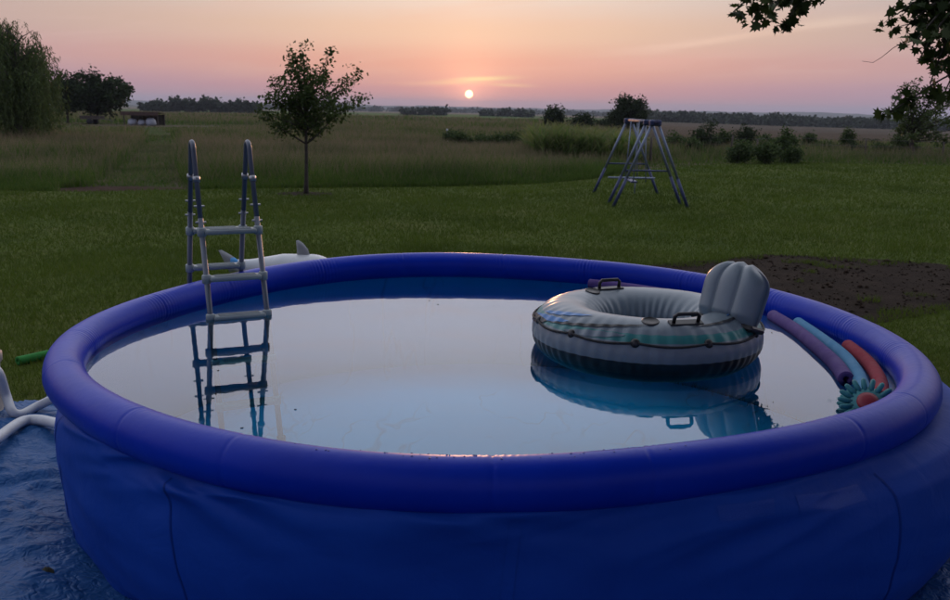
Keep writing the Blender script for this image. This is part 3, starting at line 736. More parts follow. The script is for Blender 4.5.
# airy tree at the right edge
Y = 44; b0 = ground_pt(922, Y); tps = [(900, 92), (906, 82), (914, 88), (921, 78), (928, 86), (935, 80), (944, 88), (956, 84), (966, 94), (893, 104), (899, 112), (910, 102), (920, 100), (930, 98), (941, 104), (952, 102), (965, 110), (905, 122), (916, 118), (928, 116), (940, 120), (952, 122), (962, 130), (900, 132), (912, 134), (926, 132), (938, 136), (950, 138)]
tree('airy_tree', 'airy tree with upright branches at the right edge behind the fence', 'tree', b0, at_y(922, 128, Y), [at_y(x, y, Y+rr.uniform(-1.2, 1.2)) for x, y in tps], trunk_r=.10, leaf=.15, n_leaf=3200, twig=.4, twigs=4, spread=.10, lm='leaf_willow', seed=131, bend=.05, stems=2)

# the long wood on the right skyline reads as one mass
P = []; r = np.random.default_rng(8)
for i in range(230):
    px = r.uniform(610, 1010); Y = 560+r.uniform(-50, 60); g = ground_pt(px, Y); H = r.uniform(4.5, 7.5)*(1.15 if 690 < px < 720 else 1); w_ = H*r.uniform(.5, .8)
    d = r.normal(size=(130, 3)); d /= np.linalg.norm(d, axis=1)[:, None]; d *= r.uniform(.6, 1.0, (130, 1))
    P.append(np.stack([g.x+d[:, 0]*w_, g.y+d[:, 1]*w_, g.z+H*.5+d[:, 2]*H*.5], -1))
P = np.concatenate(P); o = link('wood', leaf_mesh('wood', P, 1.5, LEAF_CARD, r, 0, 1), M['leaf_far'], smooth=False)
tag(o, 'long dark far wood along the right skyline', 'wood', kind='stuff')
P = []
for i in range(260):
    px = r.uniform(255, 700); Y = r.uniform(1500, 2200); g = ground_pt(px, Y); H = r.uniform(4, 9); w_ = H*r.uniform(.7, 1.8)
    d = r.normal(size=(40, 3)); d /= np.linalg.norm(d, axis=1)[:, None]
    P.append(np.stack([g.x+d[:, 0]*w_, g.y+d[:, 1]*w_, g.z+H*.45+d[:, 2]*H*.5], -1))
tag(link('wood', leaf_mesh('wood', np.concatenate(P), 4, LEAF_CARD, r, 0, 1), M['leaf_far'], smooth=False), 'hazy specks of far trees between the fields under the sun', 'wood', kind='stuff')

# corn patch
r = np.random.default_rng(12); cr_v = []; cr_f = []; ofs = 0
n = 900; x = r.uniform(2.2, 8.2, n); row = r.integers(0, 14, n); y = 34.5+row*.75+r.normal(0, .06, n); 
keep = (y > edge_y(x)+.6) & (x/y < .178); x, y = x[keep], y[keep]; n = len(x); z = terr(x, y); hh = 1.15*(.75+.4*vnoise(x, y, 3, 5))*r.uniform(.8, 1.1, n)
parts = [blades(x, y, hh, np.full(n, .05), .1, 2, z, 1)]
for j in range(8):
    f_ = r.uniform(.1, .75, n); parts.append(blades(x, y, hh*(.35+.2*r.random(n)), np.full(n, .085), 1.5, 3, z+hh*f_, 20+j))
o = grass_obj('corn_patch', parts, M['leaf_corn'], 'patch of green corn behind the swing set'); o['category'] = 'corn'

# fences
def fence(label, pts, h, wires, pr=.05, lean=None):
    b_ = Vector((pts[0][0], pts[0][1], float(terr(*pts[0])))); root = empty('wire_fence', b_, label, 'fence')
    tops = []
    for i, (x, y) in enumerate(pts):
        g = Vector((x, y, float(terr(x, y))))-b_; l_ = (lean or {}).get(i, 0); hh = h*(1+.08*math.sin(i*2.3))
        MB().tube([g+Vector((0, 0, -.2)), g+Vector((l_*.5, 0, hh*.5)), g+Vector((l_, 0, hh))], [pr, pr*.95, pr*.9], 7).build('post', M['wood'], root)
        tops.append((g, l_, hh))
    for w_ in wires:
        MB().tube([g+Vector((l_*w_/h, -pr, w_)) for g, l_, hh in tops], .007, 4).build('wire', M['wire'], root)
p1 = at_z(588, 159); p2 = at_z(608, 162)
fence('wire fence on two dark posts in front of the corn', [(p1.x-2.2, p1.y+2.6), (p1.x, p1.y), (p2.x, p2.y), (p2.x+1.6, p2.y-.3)], .95, (.35, .65, .9), .05)
a_ = at_z(729, 158); b_ = at_z(757, 159)
fence('wire fence with dark posts running right from the garden', [(a_.x-4.5, a_.y+1.5), (a_.x, a_.y), (b_.x, b_.y), (14.8, 43.5), (18.0, 42.4), (21.2, 41.6), (24.5, 40.6)], .95, (.3, .6, .88), .04, {1: .12, 2: -.05})
p_ = ground_pt(449, 47); mb = MB(); mb.tube([(0, 0, -.1), (-.05, 0, .4), (-.1, 0, .85)], [.035, .033, .03], 8); mb.lathe([(.03, .85), (.05, .87), (.05, .93), (0, .95)], 10, (-.1, 0, 0))
o = mb.build('marker_post', M['white_post']); o.location = p_; tag(o, 'thin pale leaning marker post at the left of the bush row', 'post')

# ------------------------------------------------------------------ swing set
sx0, sx1, sxm, szt = 2.82, 4.42, 3.62, 1.74
sw = empty('swing_set', (sxm, 20.2, 0), 'grey and blue metal A-frame swing set on the lawn', 'swing set')
def T_(x, y, z): return Vector((x-sxm, y-20.2, z))
for Yf in (22.0, 19.45, 18.75):
    for sx in (sx0, sx1):
        top = T_(sxm+(sx-sxm)*.07, Yf, szt); bot = T_(sx, Yf, -.05); kn = bot.lerp(top, .36)
        lg_ = MB().tube([top, kn], .029, 10).build('leg', M['sw_metal'], sw)
        MB().tube([kn.lerp(top, .01), bot], .034, 10).build('leg_sleeve', M['sw_blue'], lg_)
for Yf in (22.0, 19.45):
    zz = .72; hx_ = (1-.93*zz/szt)*.8
    MB().tube([T_(sxm-hx_, Yf, zz), T_(sxm+hx_, Yf, zz)], .018, 8).build('crossbar', M['sw_blue'], sw)
MB().tube([T_(sxm, 22.15, szt+.01), T_(sxm, 18.5, szt+.01)], .042, 10).build('top_beam', M['sw_red'], sw)
for Yf in (22.0, 19.45, 18.75):
    MB().box(T_(sxm, Yf, szt-.005), (.24, .12, .12), bev=.02).build('joint_bracket', M['sw_blue'], sw, False)
for xx in (-.14, .14):
    for yy in (21.3, 20.2): MB().tube([T_(sxm+xx*.5, yy, szt), T_(sxm+xx, yy, .42)], .012, 6).build('glider_hanger', M['sw_metal'], sw)
MB().box(T_(sxm-.12, 20.75, .42), (.14, 1.2, .04), bev=.01).build('glider_seat', M['sw_blue'], sw, False)
MB().tube([T_(sxm-.62, 20.75, .47), T_(sxm+.45, 20.75, .47)], .022, 8).build('glider_footbar', M['sw_metal'], sw)
MB().tube([T_(sxm, 20.75, .42), T_(sxm, 20.75, .12)], .016, 6).build('glider_post', M['sw_metal'], sw)

# ------------------------------------------------------------------ the pool
ZW = .745; RT = .091
def ringR(th): return 1.998+.049*np.cos(2*th)+.003*np.sin(2*th)+.013*np.cos(3*th)+.005*np.sin(3*th)+.001*np.cos(4*th)+.006*np.sin(4*th)-.018*np.cos(5*th)-.017*np.sin(5*th)
def ringZ(th): return .793+.004*np.cos(th)+.009*np.sin(th)-.022*np.cos(2*th)-.006*np.sin(2*th)
pool = empty('inflatable_pool', (PCX, PCY, 0), 'large round blue inflatable ring pool filled with water', 'pool')
NT, NP = 1800, 40
th = np.linspace(0, 2*PI, NT, endpoint=False); ph = np.linspace(0, 2*PI, NP, endpoint=False)
T2, P2 = np.meshgrid(th, ph, indexing='ij')
seams = (np.arange(18)+.35)*2*PI/18 + np.array([.09*math.sin(i*3.1) for i in range(18)])
dth = np.min(np.abs((th[:, None]-seams[None, :]+PI) % (2*PI)-PI), axis=1)[:, None]*2.0      # metres to the nearest seam
rr_ = RT*np.ones_like(T2)
rr_ -= .0024*np.exp(-(dth/.006)**2)                                        # pinched welds
wr = np.exp(-(dth/.10)**2)*(.4+.6*vnoise(T2*2.0, P2*.2, .35, 5))
rr_ += .0022*wr*np.sin(T2*2.0*2*PI/.026+1.5*np.sin(P2*2))*np.clip(.35-np.cos(P2), 0, 1)   # puckers towards the inside
rr_ += .004*(vnoise(T2*2, P2*.25, .5, 9)-.5)
# slack lower outside of the tube
RR = ringR(T2)+rr_*np.cos(P2); ZZ = ringZ(T2)+rr_*np.sin(P2)
link('inflated_ring', grid_mesh('inflated_ring', np.stack([RR*np.cos(T2), RR*np.sin(T2), ZZ], -1), True, True), M['ring'], pool)
ringo = pool.children[-1] if pool.children else [o for o in C.objects if o.name == 'inflated_ring'][0]

WD = np.array([0, 45, 90, 135, 180, 200, 223, 248, 270, 295, 323, 341, 360]); WB = np.array([2.29, 2.2, 2.1, 2.1, 2.12, 2.06, 1.94, 1.90, 1.93, 1.97, 2.08, 2.24, 2.29])
_wd = np.arange(0, 360); _wb = np.interp(_wd, WD, WB); _wb = sum(np.roll(_wb, k_) for k_ in range(-12, 13))/25
def wall_R(th): return np.interp(np.degrees(th) % 360, np.append(_wd, 360), np.append(_wb, _wb[0]))
def wall_profile(th, s):
    """s from 0 (under the ring) to 1 (ground) -> radius, z"""
    R0 = ringR(th)+.045; Z0 = ringZ(th)-.068
    Rb = wall_R(th)
    k = np.array([0, .06, .14, .25, .45, .7, .9, 1.0])
    zr = np.array([1.0, .985, .94, .84, .60, .30, .08, 0.0])
    z = np.interp(s, k, zr)*Z0+.006
    q = np.interp(s, k, [0, .34, .66, .86, 1.0, 1.04, 1.0, .95])
    Rm = np.maximum(Rb+.03, R0+.02)+.15*np.exp(-(((np.degrees(th)+28+180) % 360-180)/30)**2); R = R0+(Rm-R0)*q; w_ = np.clip((s-.4)/.6, 0, 1)**1.6; R = R*(1-w_)+Rb*w_
    return R, z
NW, NS = 720, 70
thw = np.linspace(0, 2*PI, NW, endpoint=False); ss = np.linspace(0, 1, NS)
TW, SW = np.meshgrid(thw, ss, indexing='ij')
def wall_pts(TW, SW, off=0.0):
    Rw, Zw = wall_profile(TW, SW)
    upf = np.exp(-((SW-.13)/.13)**2); arc = TW*2.1
    fold = (vnoise(arc+SW*1.5, SW*.4, .55, 17)-.5)*.085*upf + (vnoise(arc*1.0-SW*2.2, SW, .22, 18)-.5)*.060*upf*np.clip(vnoise(arc, 0*arc, 1.3, 19)*2-.6, 0, 1)
    ridge_ = .12*(.25-np.abs(vnoise(arc*.9+SW*2.6, SW*.8-arc*.15, .33, 41)-.5))*np.exp(-((SW-.16)/.16)**2)*np.clip(vnoise(arc, 0*arc, .9, 43)*2.2-.5, 0, 1)
    creases = ridge_+.012*np.sin(arc*7+9*SW+3*vnoise(arc, SW*2, .8, 3))*np.exp(-((SW-.10)/.08)**2)
    soft = ((vnoise(arc+SW*.8, SW*.9, .5, 23)-.5)*.03+(vnoise(arc*.8-SW*1.1, SW*1.4+arc*.3, .21, 24)-.5)*.014)*np.clip(SW*(1-SW)*4, 0, 1)
    foot = .012*np.sin(arc*11+4*vnoise(arc, 0*arc, 1, 4))*np.exp(-((SW-1)/.06)**2)
    Rw = Rw+fold+creases+soft+foot+off
    Zw = np.maximum(Zw+fold*.7*upf, .008)
    return np.stack([Rw*np.cos(TW), Rw*np.sin(TW), Zw], -1)
wallo = link('wall', grid_mesh('wall', wall_pts(TW, SW), True, False), M['wall'], pool)
for i, a_deg in enumerate((206, 236, 272, 312, 30, 75, 120, 160)):
    a0 = math.radians(a_deg); nt_ = 5; wd = .005 if i % 2 else .02
    TA, SA = np.meshgrid(np.linspace(-wd, wd, nt_)/2.1, np.linspace(.10, .985, 60), indexing='ij'); TA = TA+a0+.035*SA*(1 if i % 2 else -1)
    link('seam', grid_mesh('seam', wall_pts(TA, SA, .0025)), M['wall' if i % 2 == 0 else 'seam'], wallo)
# worn printed label on the front wall, lower right of the ring
m, t, b = mat('label_print'); M['label'] = m
c = t.nodes.new('ShaderNodeTexCoord'); sx_ = t.nodes.new('ShaderNodeSeparateXYZ'); t.links.new(c.outputs['UV'], sx_.inputs[0])
wv = t.nodes.new('ShaderNodeTexNoise'); wv.inputs['Scale'].default_value = 1; mp = t.nodes.new('ShaderNodeMapping'); mp.inputs['Scale'].default_value = (26, 44, 1)
t.links.new(c.outputs['UV'], mp.inputs[0]); t.links.new(mp.outputs[0], wv.inputs['Vector'])
t.links.new(ramp(t, wv.outputs['Fac'], [(.50, (.003, .048, .33)), (.62, (.012, .068, .39))]), b.inputs['Base Color']); b.inputs['Roughness'].default_value = .5; b.inputs['Specular IOR Level'].default_value = .2
def label_patch(a0, a1, s0, s1):
    nu, nv = 24, 12
    TA, SA = np.meshgrid(np.radians(np.linspace(a0, a1, nu)), np.linspace(s0, s1, nv), indexing='ij')
    me = grid_mesh('printed_label', wall_pts(TA, SA, .002)); uv = me.uv_layers.new(name='UVMap')
    vi = np.zeros(len(me.loops), np.int32); me.loops.foreach_get('vertex_index', vi)
    uv.data.foreach_set('uv', np.stack([(vi//nv)/(nu-1), (vi % nv)/(nv-1)], -1).astype(np.float32).ravel())
    link('printed_label', me, M['label'], wallo)
label_patch(291, 297, .12, .20); label_patch(300, 309, .13, .23)
# liner and floor inside
def in_pts(TW, SW):
    Rw, Zw = wall_profile(TW, SW); R0 = ringR(TW)-.02
    q = np.clip((SW)/.3, 0, 1)
    Rw = R0*(1-q)+(Rw-.03)*q; Zw = np.maximum(Zw, .03)
    return np.stack([Rw*np.cos(TW), Rw*np.sin(TW), Zw], -1)
TL, SL = np.meshgrid(np.linspace(0, 2*PI, 180, endpoint=False), np.linspace(0.01, .97, 24), indexing='ij')
lin_ = link('liner', grid_mesh('liner', in_pts(TL, SL), True, False), M['liner'], pool)
TF, QF = np.meshgrid(np.linspace(0, 2*PI, 180, endpoint=False), np.linspace(0, .985, 60), indexing='ij')
Rf = (wall_profile(TF, np.ones_like(TF)*.97)[0]-.03)*QF
Zf = .034+.012*(vnoise(Rf*np.cos(TF), Rf*np.sin(TF), .5, 77))
link('pool_floor', grid_mesh('pool_floor', np.stack([Rf*np.cos(TF), Rf*np.sin(TF), Zf], -1), True, False), M['liner'], pool)
# water
RWd = ringR(th)-.055
me = bpy.data.meshes.new('water'); me.from_pydata([(RWd[i]*math.cos(th[i])+PCX, RWd[i]*math.sin(th[i])+PCY, ZW) for i in range(0, NT, 4)], [], [tuple(range(NT//4))]); me.update()
tag(link('water', me, M['water'], smooth=False), kind='structure')
# drops on the near rim
r = np.random.default_rng(4); dm = MB()
for i in range(80):
    a_ = math.radians(r.normal(268, 9)); p_ = math.radians(r.uniform(75, 150)); R_ = float(ringR(a_))+(RT+.0002)*math.cos(p_); z_ = float(ringZ(a_))+(RT+.0002)*math.sin(p_)
    s_ = r.uniform(.0015, .0045)
    q_ = Vector((math.cos(a_)*math.cos(p_), math.sin(a_)*math.cos(p_), math.sin(p_))).to_track_quat('Z', 'Y').to_matrix()
    dm.lathe([(s_, 0), (s_*.85, s_*.35), (s_*.5, s_*.6), (0, s_*.7)], 7, (PCX+R_*math.cos(a_), PCY+R_*math.sin(a_), z_), q_)
m, t, b = mat('droplet'); b.inputs['Base Color'].default_value = (.05, .08, .3, 1); b.inputs['Roughness'].default_value = .05; b.inputs['Specular IOR Level'].default_value = .8
tag(dm.build('water_drops', m), 'water drops beaded on the near pool rim', 'drops', kind='stuff')

r = random.Random(33); dm = MB()
for i in range(12):
    a_ = r.uniform(0, 2*PI); q_ = math.sqrt(r.random())*1.75; s_ = r.uniform(.0025, .005); h_ = r.uniform(0, PI)
    px_, py_ = PCX+q_*math.cos(a_), PCY+q_*math.sin(a_)
    if math.hypot(px_-.895, py_-4.58) < .62: continue
    c_, n_ = math.cos(h_), math.sin(h_)
    dm.add([(px_+u*c_*s_-v*n_*s_, py_+u*n_*s_+v*c_*s_, ZW+w_) for w_ in (.0005, .0025) for u, v in ((-1.4, 0), (0, -.5), (1.5, .1), (.2, .6))], [(3, 2, 1, 0), (4, 5, 6, 7), (0, 1, 5, 4), (1, 2, 6, 5), (2, 3, 7, 6), (3, 0, 4, 7)])
tag(dm.build('floating_debris', M['clump'], smooth=False), 'tiny dark bits of leaf floating on the pool water', 'debris', kind='stuff')
# tarp under the pool
gx = np.linspace(-3.4, 2.9, 260); gy = np.linspace(.8, 6.4, 240); GX, GY = np.meshgrid(gx, gy, indexing='ij')
d_ = np.hypot(GX-PCX, GY-PCY); off = np.clip((d_-2.0)/.25, 0, 1)
GZ = .012+off*(.05*np.abs(vnoise(GX*.8+GY*.5, GY*.35-GX*.2, .34, 15)-.5)+.035*vnoise(GX+.6*vnoise(GX, GY, .3, 1), GY*.6, .16, 2)*vnoise(GX, GY, .5, 6)*1.6+.05*np.abs(vnoise(GX*.5+GY, GY-.3*GX, .13, 3)-.5)+.035*np.abs(vnoise(GX-.4*GY, GY, .075, 13)-.5)+.004*vnoise(GX, GY+GX*.7, .06, 8))
me = grid_mesh('tarp', np.stack([GX, GY, GZ], -1))
import bmesh
bm = bmesh.new(); bm.from_mesh(me)
TP = rough_poly(TARP, 8, .03, 9)
dele = []
for f_ in bm.faces:
    c_ = f_.calc_center_median()
    f_.tag = False
    dele.append((f_, c_.x, c_.y))
ins = in_poly(np.array([d[1] for d in dele]), np.array([d[2] for d in dele]), TP)
bmesh.ops.delete(bm, geom=[d[0] for d, k_ in zip(dele, ins) if not k_], context='FACES')
bm.to_mesh(me); bm.free()
o = link('tarp', me, M['tarp']); sd = o.modifiers.new('thick', 'SOLIDIFY'); sd.thickness = .002
tag(o, 'crumpled blue ground tarp spread under the pool', 'tarp')
# dark clump on it
p_ = at_z(47, 584); mb = MB(); r = random.Random(2)
mb.lathe([(0, 0), (.04, .004), (.052, .03), (.045, .06), (.022, .08), (0, .085)], 14); mb.v = [(x+r.gauss(0, .006), y+r.gauss(0, .006), max(0, z+r.gauss(0, .005))) for x, y, z in mb.v]
o = mb.build('dirt_clump', M['clump']); o.scale = (.75, .62, .6); o.location = (p_.x, p_.y, .02); tag(o, 'small dark clump of dirt lying on the blue tarp', 'clump')

# ------------------------------------------------------------------ ladder
AL = math.radians(26); U_ = Vector((math.cos(AL), math.sin(AL), 0)); V_ = Vector((-math.sin(AL), math.cos(AL), 0))
il, ir = at_z(210, 320, ZW), at_z(268, 314, ZW); mid = (il+ir)/2
LW = .325; LT = 1.73
lad = empty('pool_ladder', (mid.x+V_.x*.39, mid.y+V_.y*.39, 0), 'grey A-frame pool ladder with pale plastic steps straddling the rim', 'ladder')
# across the ladder: t = 0 at the middle; inner leg on the pool floor, outer leg on the grass
tin = lambda z: -.055-(LT-.06-z)*.36
tout = lambda z: .055+(LT-.06-z)*.36
L_ = lambda s, t_, z: U_*s+V_*t_+Vector((0, 0, z))
for s in (-LW/2, LW/2):
    arc_ = [L_(s, -.055*math.cos(q), LT-.06+.062*math.sin(q)) for q in np.linspace(0, PI, 13)]
    hr = MB().tube([L_(s, tin(1.22), 1.22)]+arc_+[L_(s, tout(1.22), 1.22)], .0145, 12).build('hand_rail', M['ladder_metal'], lad)
    for fn, zb in ((tin, .035), (tout, -.02)):
        MB().tube([L_(s, fn(1.30), 1.30), L_(s, fn(zb), zb)], .0158, 12).build('leg', M['ladder_metal'], lad)
        for zz in (1.28, 1.37):
            MB().tube([L_(s-.03, fn(zz), zz), L_(s+.03, fn(zz), zz)], .006, 8).build('bolt', M['bolt'], lad)
        MB().tube([L_(s, fn(1.50), 1.505), L_(s, fn(1.53), 1.535)], .021, 12).build('collar', M['bolt'], lad)
        MB().lathe([(.026, 0), (.026, .05), (.021, .055)], 12, L_(s, fn(zb), zb-.01)).build('foot_cap', M['black'], lad)
stepR = Matrix((U_, V_, Vector((0, 0, 1)))).transposed()
def step(fn, zz, parent):
    mb = MB(); tt = fn(zz)
    mb.box(L_(0, tt, zz), (LW-.03, .085, .028), stepR, .007)
    st_ = mb.build('step', M['ladder_step'], parent, True)
    for s in (-LW/2, LW/2):
        MB().lathe([(.020, -.026), (.026, -.022), (.027, 0), (.026, .022), (.020, .026)], 14, L_(s, tt, zz)).build('sleeve', M['ladder_step'], st_)
    for k_ in range(4):
        MB().box(L_(0, tt-.03+k_*.02, zz+.0155), (LW-.09, .006, .004), stepR).build('tread_rib', M['ladder_step'], st_, False)
for zz in (1.225, .965, .75, .50, .27): step(tin, zz, lad)
for zz in (1.175, .925, .70, .47, .24): step(tout, zz, lad)

# ------------------------------------------------------------------ river tube
FC = Vector((.895, 4.58, ZW)); FR, Fr = .395, .166; FT = math.radians(0)
flt = empty('swim_tube', FC, 'grey inflatable lounge tube with backrest floating on the pool', 'swim tube')
zc_ = .085
def fl_pts(a0, a1, nth=360, nph=20, off=0.0, t0=0, t1=2*PI, closed=True):
    tt = np.linspace(t0, t1, nth, endpoint=not closed); pp = np.radians(np.linspace(a0, a1, nph))
    A, Pp = np.meshgrid(tt, pp, indexing='ij')
    out_ = np.clip(np.cos(Pp), 0, 1)
    pleat = .0035*np.sin(A*46+2*np.sin(A*3))*np.exp(-((Pp-math.radians(35))/.5)**2)+.004*np.sin(A*38+1.7*np.sin(A*5))*np.exp(-((Pp-PI)/.7)**2)+.0025*np.sin(A*60+np.sin(A*7))*np.exp(-((Pp+.35)/.35)**2)
    rr = Fr+pleat+.006*(vnoise(A*.6, Pp*.3, .25, 3)-.5)+off
    R = FR+rr*np.cos(Pp)*1.06; Zz = zc_+rr*np.sin(Pp)*.92
    return np.stack([R*np.cos(A)*1.04, R*np.sin(A), Zz], -1)
def fl_part(name, a0, a1, m_, nph=16, parent=flt, off=0.0, t0=0, t1=2*PI, closed=True):
    return link(name, grid_mesh(name, fl_pts(a0, a1, 360 if closed else 90, nph, off, t0, t1, closed), closed, False), M[m_], parent)
body = fl_part('tube_top', 44, 235, 'fl_grey', 44)
fl_part('tube_stripe', 28, 44, 'fl_teal', 8)
fl_part('tube_side', -8, 28, 'fl_grey', 12)
fl_part('tube_base', -125, -8, 'fl_black', 26)
# printed swooshes on the near left shoulder: flat print just proud of the vinyl
for (p0, p1, t0, t1, wd, mm) in ((46, 74, 186, 226, 5, 'fl_blue'), (30, 48, 176, 216, 6, 'fl_blue'), (34, 66, 200, 262, 3, 'fl_black'), (62, 70, 284, 336, 2.5, 'fl_black'), (14, 34, 158, 200, 8, 'fl_black'), (78, 88, 318, 350, 3, 'fl_blue'), (30, 40, 216, 250, 6, 'fl_grey')):
    nth, nph = 90, 14
    tt = np.radians(np.linspace(t0, t1, nth)); w_ = np.sin(np.linspace(0, PI, nth))**.7
    A = np.repeat(tt[:, None], nph, 1); base_p = np.linspace(p0, p1, nth)[:, None]; Pp = np.radians(base_p+(np.linspace(-1, 1, nph)[None, :]*w_[:, None])*wd)
    pleat = .0035*np.sin(A*46+2*np.sin(A*3))*np.exp(-((Pp-math.radians(35))/.5)**2)+.0025*np.sin(A*60+np.sin(A*7))*np.exp(-((Pp+.35)/.35)**2)
    rr = Fr+pleat+.006*(vnoise(A*.6, Pp*.3, .25, 3)-.5)+.0035+(.0015 if mm == 'fl_black' else 0)
    R = FR+rr*np.cos(Pp)*1.06
    link('printed_swoosh', grid_mesh('printed_swoosh', np.stack([R*np.cos(A)*1.04, R*np.sin(A), zc_+rr*np.sin(Pp)*.92], -1)), M[mm], body)
def fpt(a_deg, p_deg, off=0.0):
    a = math.radians(a_deg); p = math.radians(p_deg); R = FR+(Fr+off)*math.cos(p)*1.06
    return Vector((R*math.cos(a)*1.04, R*math.sin(a), zc_+(Fr+off)*math.sin(p)*.92))
knots = [8, 38, 75, 110, 150, 190, 222, 255, 290, 326]
pts = []
for i, a0 in enumerate(knots):
    a1 = knots[(i+1) % len(knots)]; a1 += 360 if a1 < a0 else 0
    for k_ in range(10):
        q = k_/10; pts.append(fpt(a0+(a1-a0)*q, 27-5*math.sin(PI*q), .009))
rope = MB().tube(pts, .006, 7, closed=True).build('grab_rope', M['rope'], flt)
for a0 in knots:
    p_ = fpt(a0, 27, .0); n_ = (fpt(a0, 27, .05)-p_).normalized()
    MB().lathe([(.022, -.004), (.022, .005), (.017, .012), (.009, .015), (0, .016)], 14, p_, n_.to_track_quat('Z', 'Y').to_matrix()).build('rope_grommet', M['black'], flt)
def handle(a0, pdeg=88):
    p_ = fpt(a0, pdeg); n_ = (fpt(a0, pdeg, .05)-p_).normalized(); t_ = Vector((-math.sin(math.radians(a0)), math.cos(math.radians(a0)), 0))
    hh = MB(); w_ = .062
    hh.tube([p_-t_*w_, p_-t_*w_+n_*.038, p_-t_*(w_-.012)+n_*.050, p_+t_*(w_-.012)+n_*.050, p_+t_*w_+n_*.038, p_+t_*w_], .0095, 8)
    o_ = hh.build('grab_handle', M['black'], flt)
    Rm = Matrix((t_, n_.cross(t_), n_)).transposed()
    MB().box(p_+n_*.002, (.17, .045, .010), Rm, .003).build('handle_base', M['black'], o_, False)
handle(112, 95); handle(283, 74)
def cup(a0, pdeg):
    p_ = fpt(a0, pdeg); n_ = (fpt(a0, pdeg, .05)-p_).normalized()
    MB().lathe([(.040, -.008), (.042, .003), (.038, .006), (.035, .003), (.032, .001), (0, .0005)], 20, p_, n_.to_track_quat('Z', 'Y').to_matrix()).build('cup_holder', M['black'], flt)
cup(131, 100); cup(262, 78)
# backrest
def backrest():
    nu, nv = 49, 40
    Uu = np.linspace(-1, 1, nu); Vv = np.linspace(0, 1, nv)
    faces = []
    W_, H_ = .195, .305
    sides = []
    for sgn in (1, -1):
        A, B = np.meshgrid(Uu, Vv, indexing='ij')
        hw_ = W_*(1-.10*(1-B))*np.where(B > .5, np.clip(1-.5*((B-.5)/.5)**3.0, 0, 1), 1)
        edge = np.clip(1-np.abs(A)**4, 0, 1)**.5*np.clip(1-np.maximum(0, (B-.35)/.65)**4, 0, 1)**.5*np.clip(.5+B*3, 0, 1)
        lobe = .74+.26*np.abs(np.cos(A*1.5*PI))**.45
        th_ = .085*edge*(lobe if sgn > 0 else .9)
        x_ = A*hw_; z_ = B*H_*(1-.06*(A*np.clip((B-.4)/.6, 0, 1))**2)+.012*B**3*np.cos(A*1.5*PI)**2; y_ = sgn*th_
        sides.append(np.stack([x_, y_, z_], -1))
    P = np.concatenate([sides[0], sides[1][::-1]], 0)
    return grid_mesh('backrest', P, True, False)
bo = link('backrest', backrest(), M['fl_grey'], flt)
ba = 38
bp_ = fpt(ba, 78)
bq = at_z(727, 312, ZW+zc_+Fr*.9)-FC; bo.location = (bq.x, bq.y, bp_.z-.055)
bo.rotation_euler = (math.radians(17), 0, math.radians(90+ba-4))      # lobed face looks back over the tube's well
MB().box((0, 0, .0), (.40, .11, .03), None, .01).build('backrest_strap', M['black'], bo, False)

# ------------------------------------------------------------------ noodles
def noodle(label, pix, zlist, mat_, rad=.036, z=ZW, name='pool_noodle', wpts=None, group='foam pool noodles'):
    pts = wpts or [at_z(x, y, z+zz) for (x, y), zz in zip(pix, zlist)]
    # smooth curve through the points
    sm = []
    for i in range(len(pts)-1):
        p0 = pts[max(0, i-1)]; p1 = pts[i]; p2 = pts[i+1]; p3 = pts[min(len(pts)-1, i+2)]
        for k_ in range(10):
            q = k_/10
            sm.append(.5*((2*p1)+(p2-p0)*q+(2*p0-5*p1+4*p2-p3)*q*q+(3*p1-p0-3*p2+p3)*q**3))
    sm.append(pts[-1])
    o0 = sm[0].copy(); sm = [p-o0 for p in sm]
    mb = MB(); seg = 20; hole = rad*.36
    rl = [rad]*len(sm)
    mb.tube(sm, rl, seg, caps=False)
    for e, nb in ((0, 1), (-1, -2)):                       # end faces with the bore
        d = (sm[e]-sm[nb]).normalized(); x_ = d.orthogonal().normalized(); y_ = d.cross(x_)
        rings = [(rad, 0), (rad*.96, .004), (hole*1.05, .004), (hole, 0), (hole, -.10), (0, -.10)]
        base_i = len(mb.v); vs_ = []; fs = []
        for rr0, dd in rings:
            for k_ in range(seg):
                a = 2*PI*k_/seg; vs_.append(sm[e]+d*dd+(x_*math.cos(a)+y_*math.sin(a))*rr0)
        for i in range(len(rings)-1):
            for k_ in range(seg): fs.append((i*seg+k_, i*seg+(k_+1) % seg, (i+1)*seg+(k_+1) % seg, (i+1)*seg+k_))
        mb.add(vs_, fs)
    o = mb.build(name, M[mat_]); o.location = o0
    return tag(o, label, 'pool noodle', group)
zf = .012
noodle('long purple foam noodle with its open end facing the viewer', [(773, 316), (797, 331), (820, 350), (836, 365), (846, 379)], [zf]*5, 'foam_purple', .037)
noodle('light blue foam noodle floating between the purple and red ones', [(798, 323), (824, 341), (845, 358), (858, 376), (864, 395), (865, 412)], [zf]*6, 'foam_blue', .034)
noodle('red foam noodle floating closest to the pool rim', [(848, 346), (862, 357), (873, 369), (880, 383), (881, 398)], [zf]*5, 'foam_red', .034)
wp = [Vector((PCX+1.80*math.cos(math.radians(a)), PCY+1.80*math.sin(math.radians(a)), ZW+.012)) for a in (66, 58, 50, 43, 37)]
noodle('purple foam noodle hugging the far rim behind the swim tube', None, None, 'foam_purple', .035, wpts=wp)
g0 = at_z(18, 361, .04); g1 = at_z(47, 354.5, .04); dirg = (g1-g0).normalized()
noodle('green foam noodle lying on the grass left of the pool', None, None, 'foam_green', .034, wpts=[g0, g0+dirg*.35, g0+dirg*.7+Vector((0, .04, 0)), g0+dirg*1.05+Vector((0, .1, 0))])

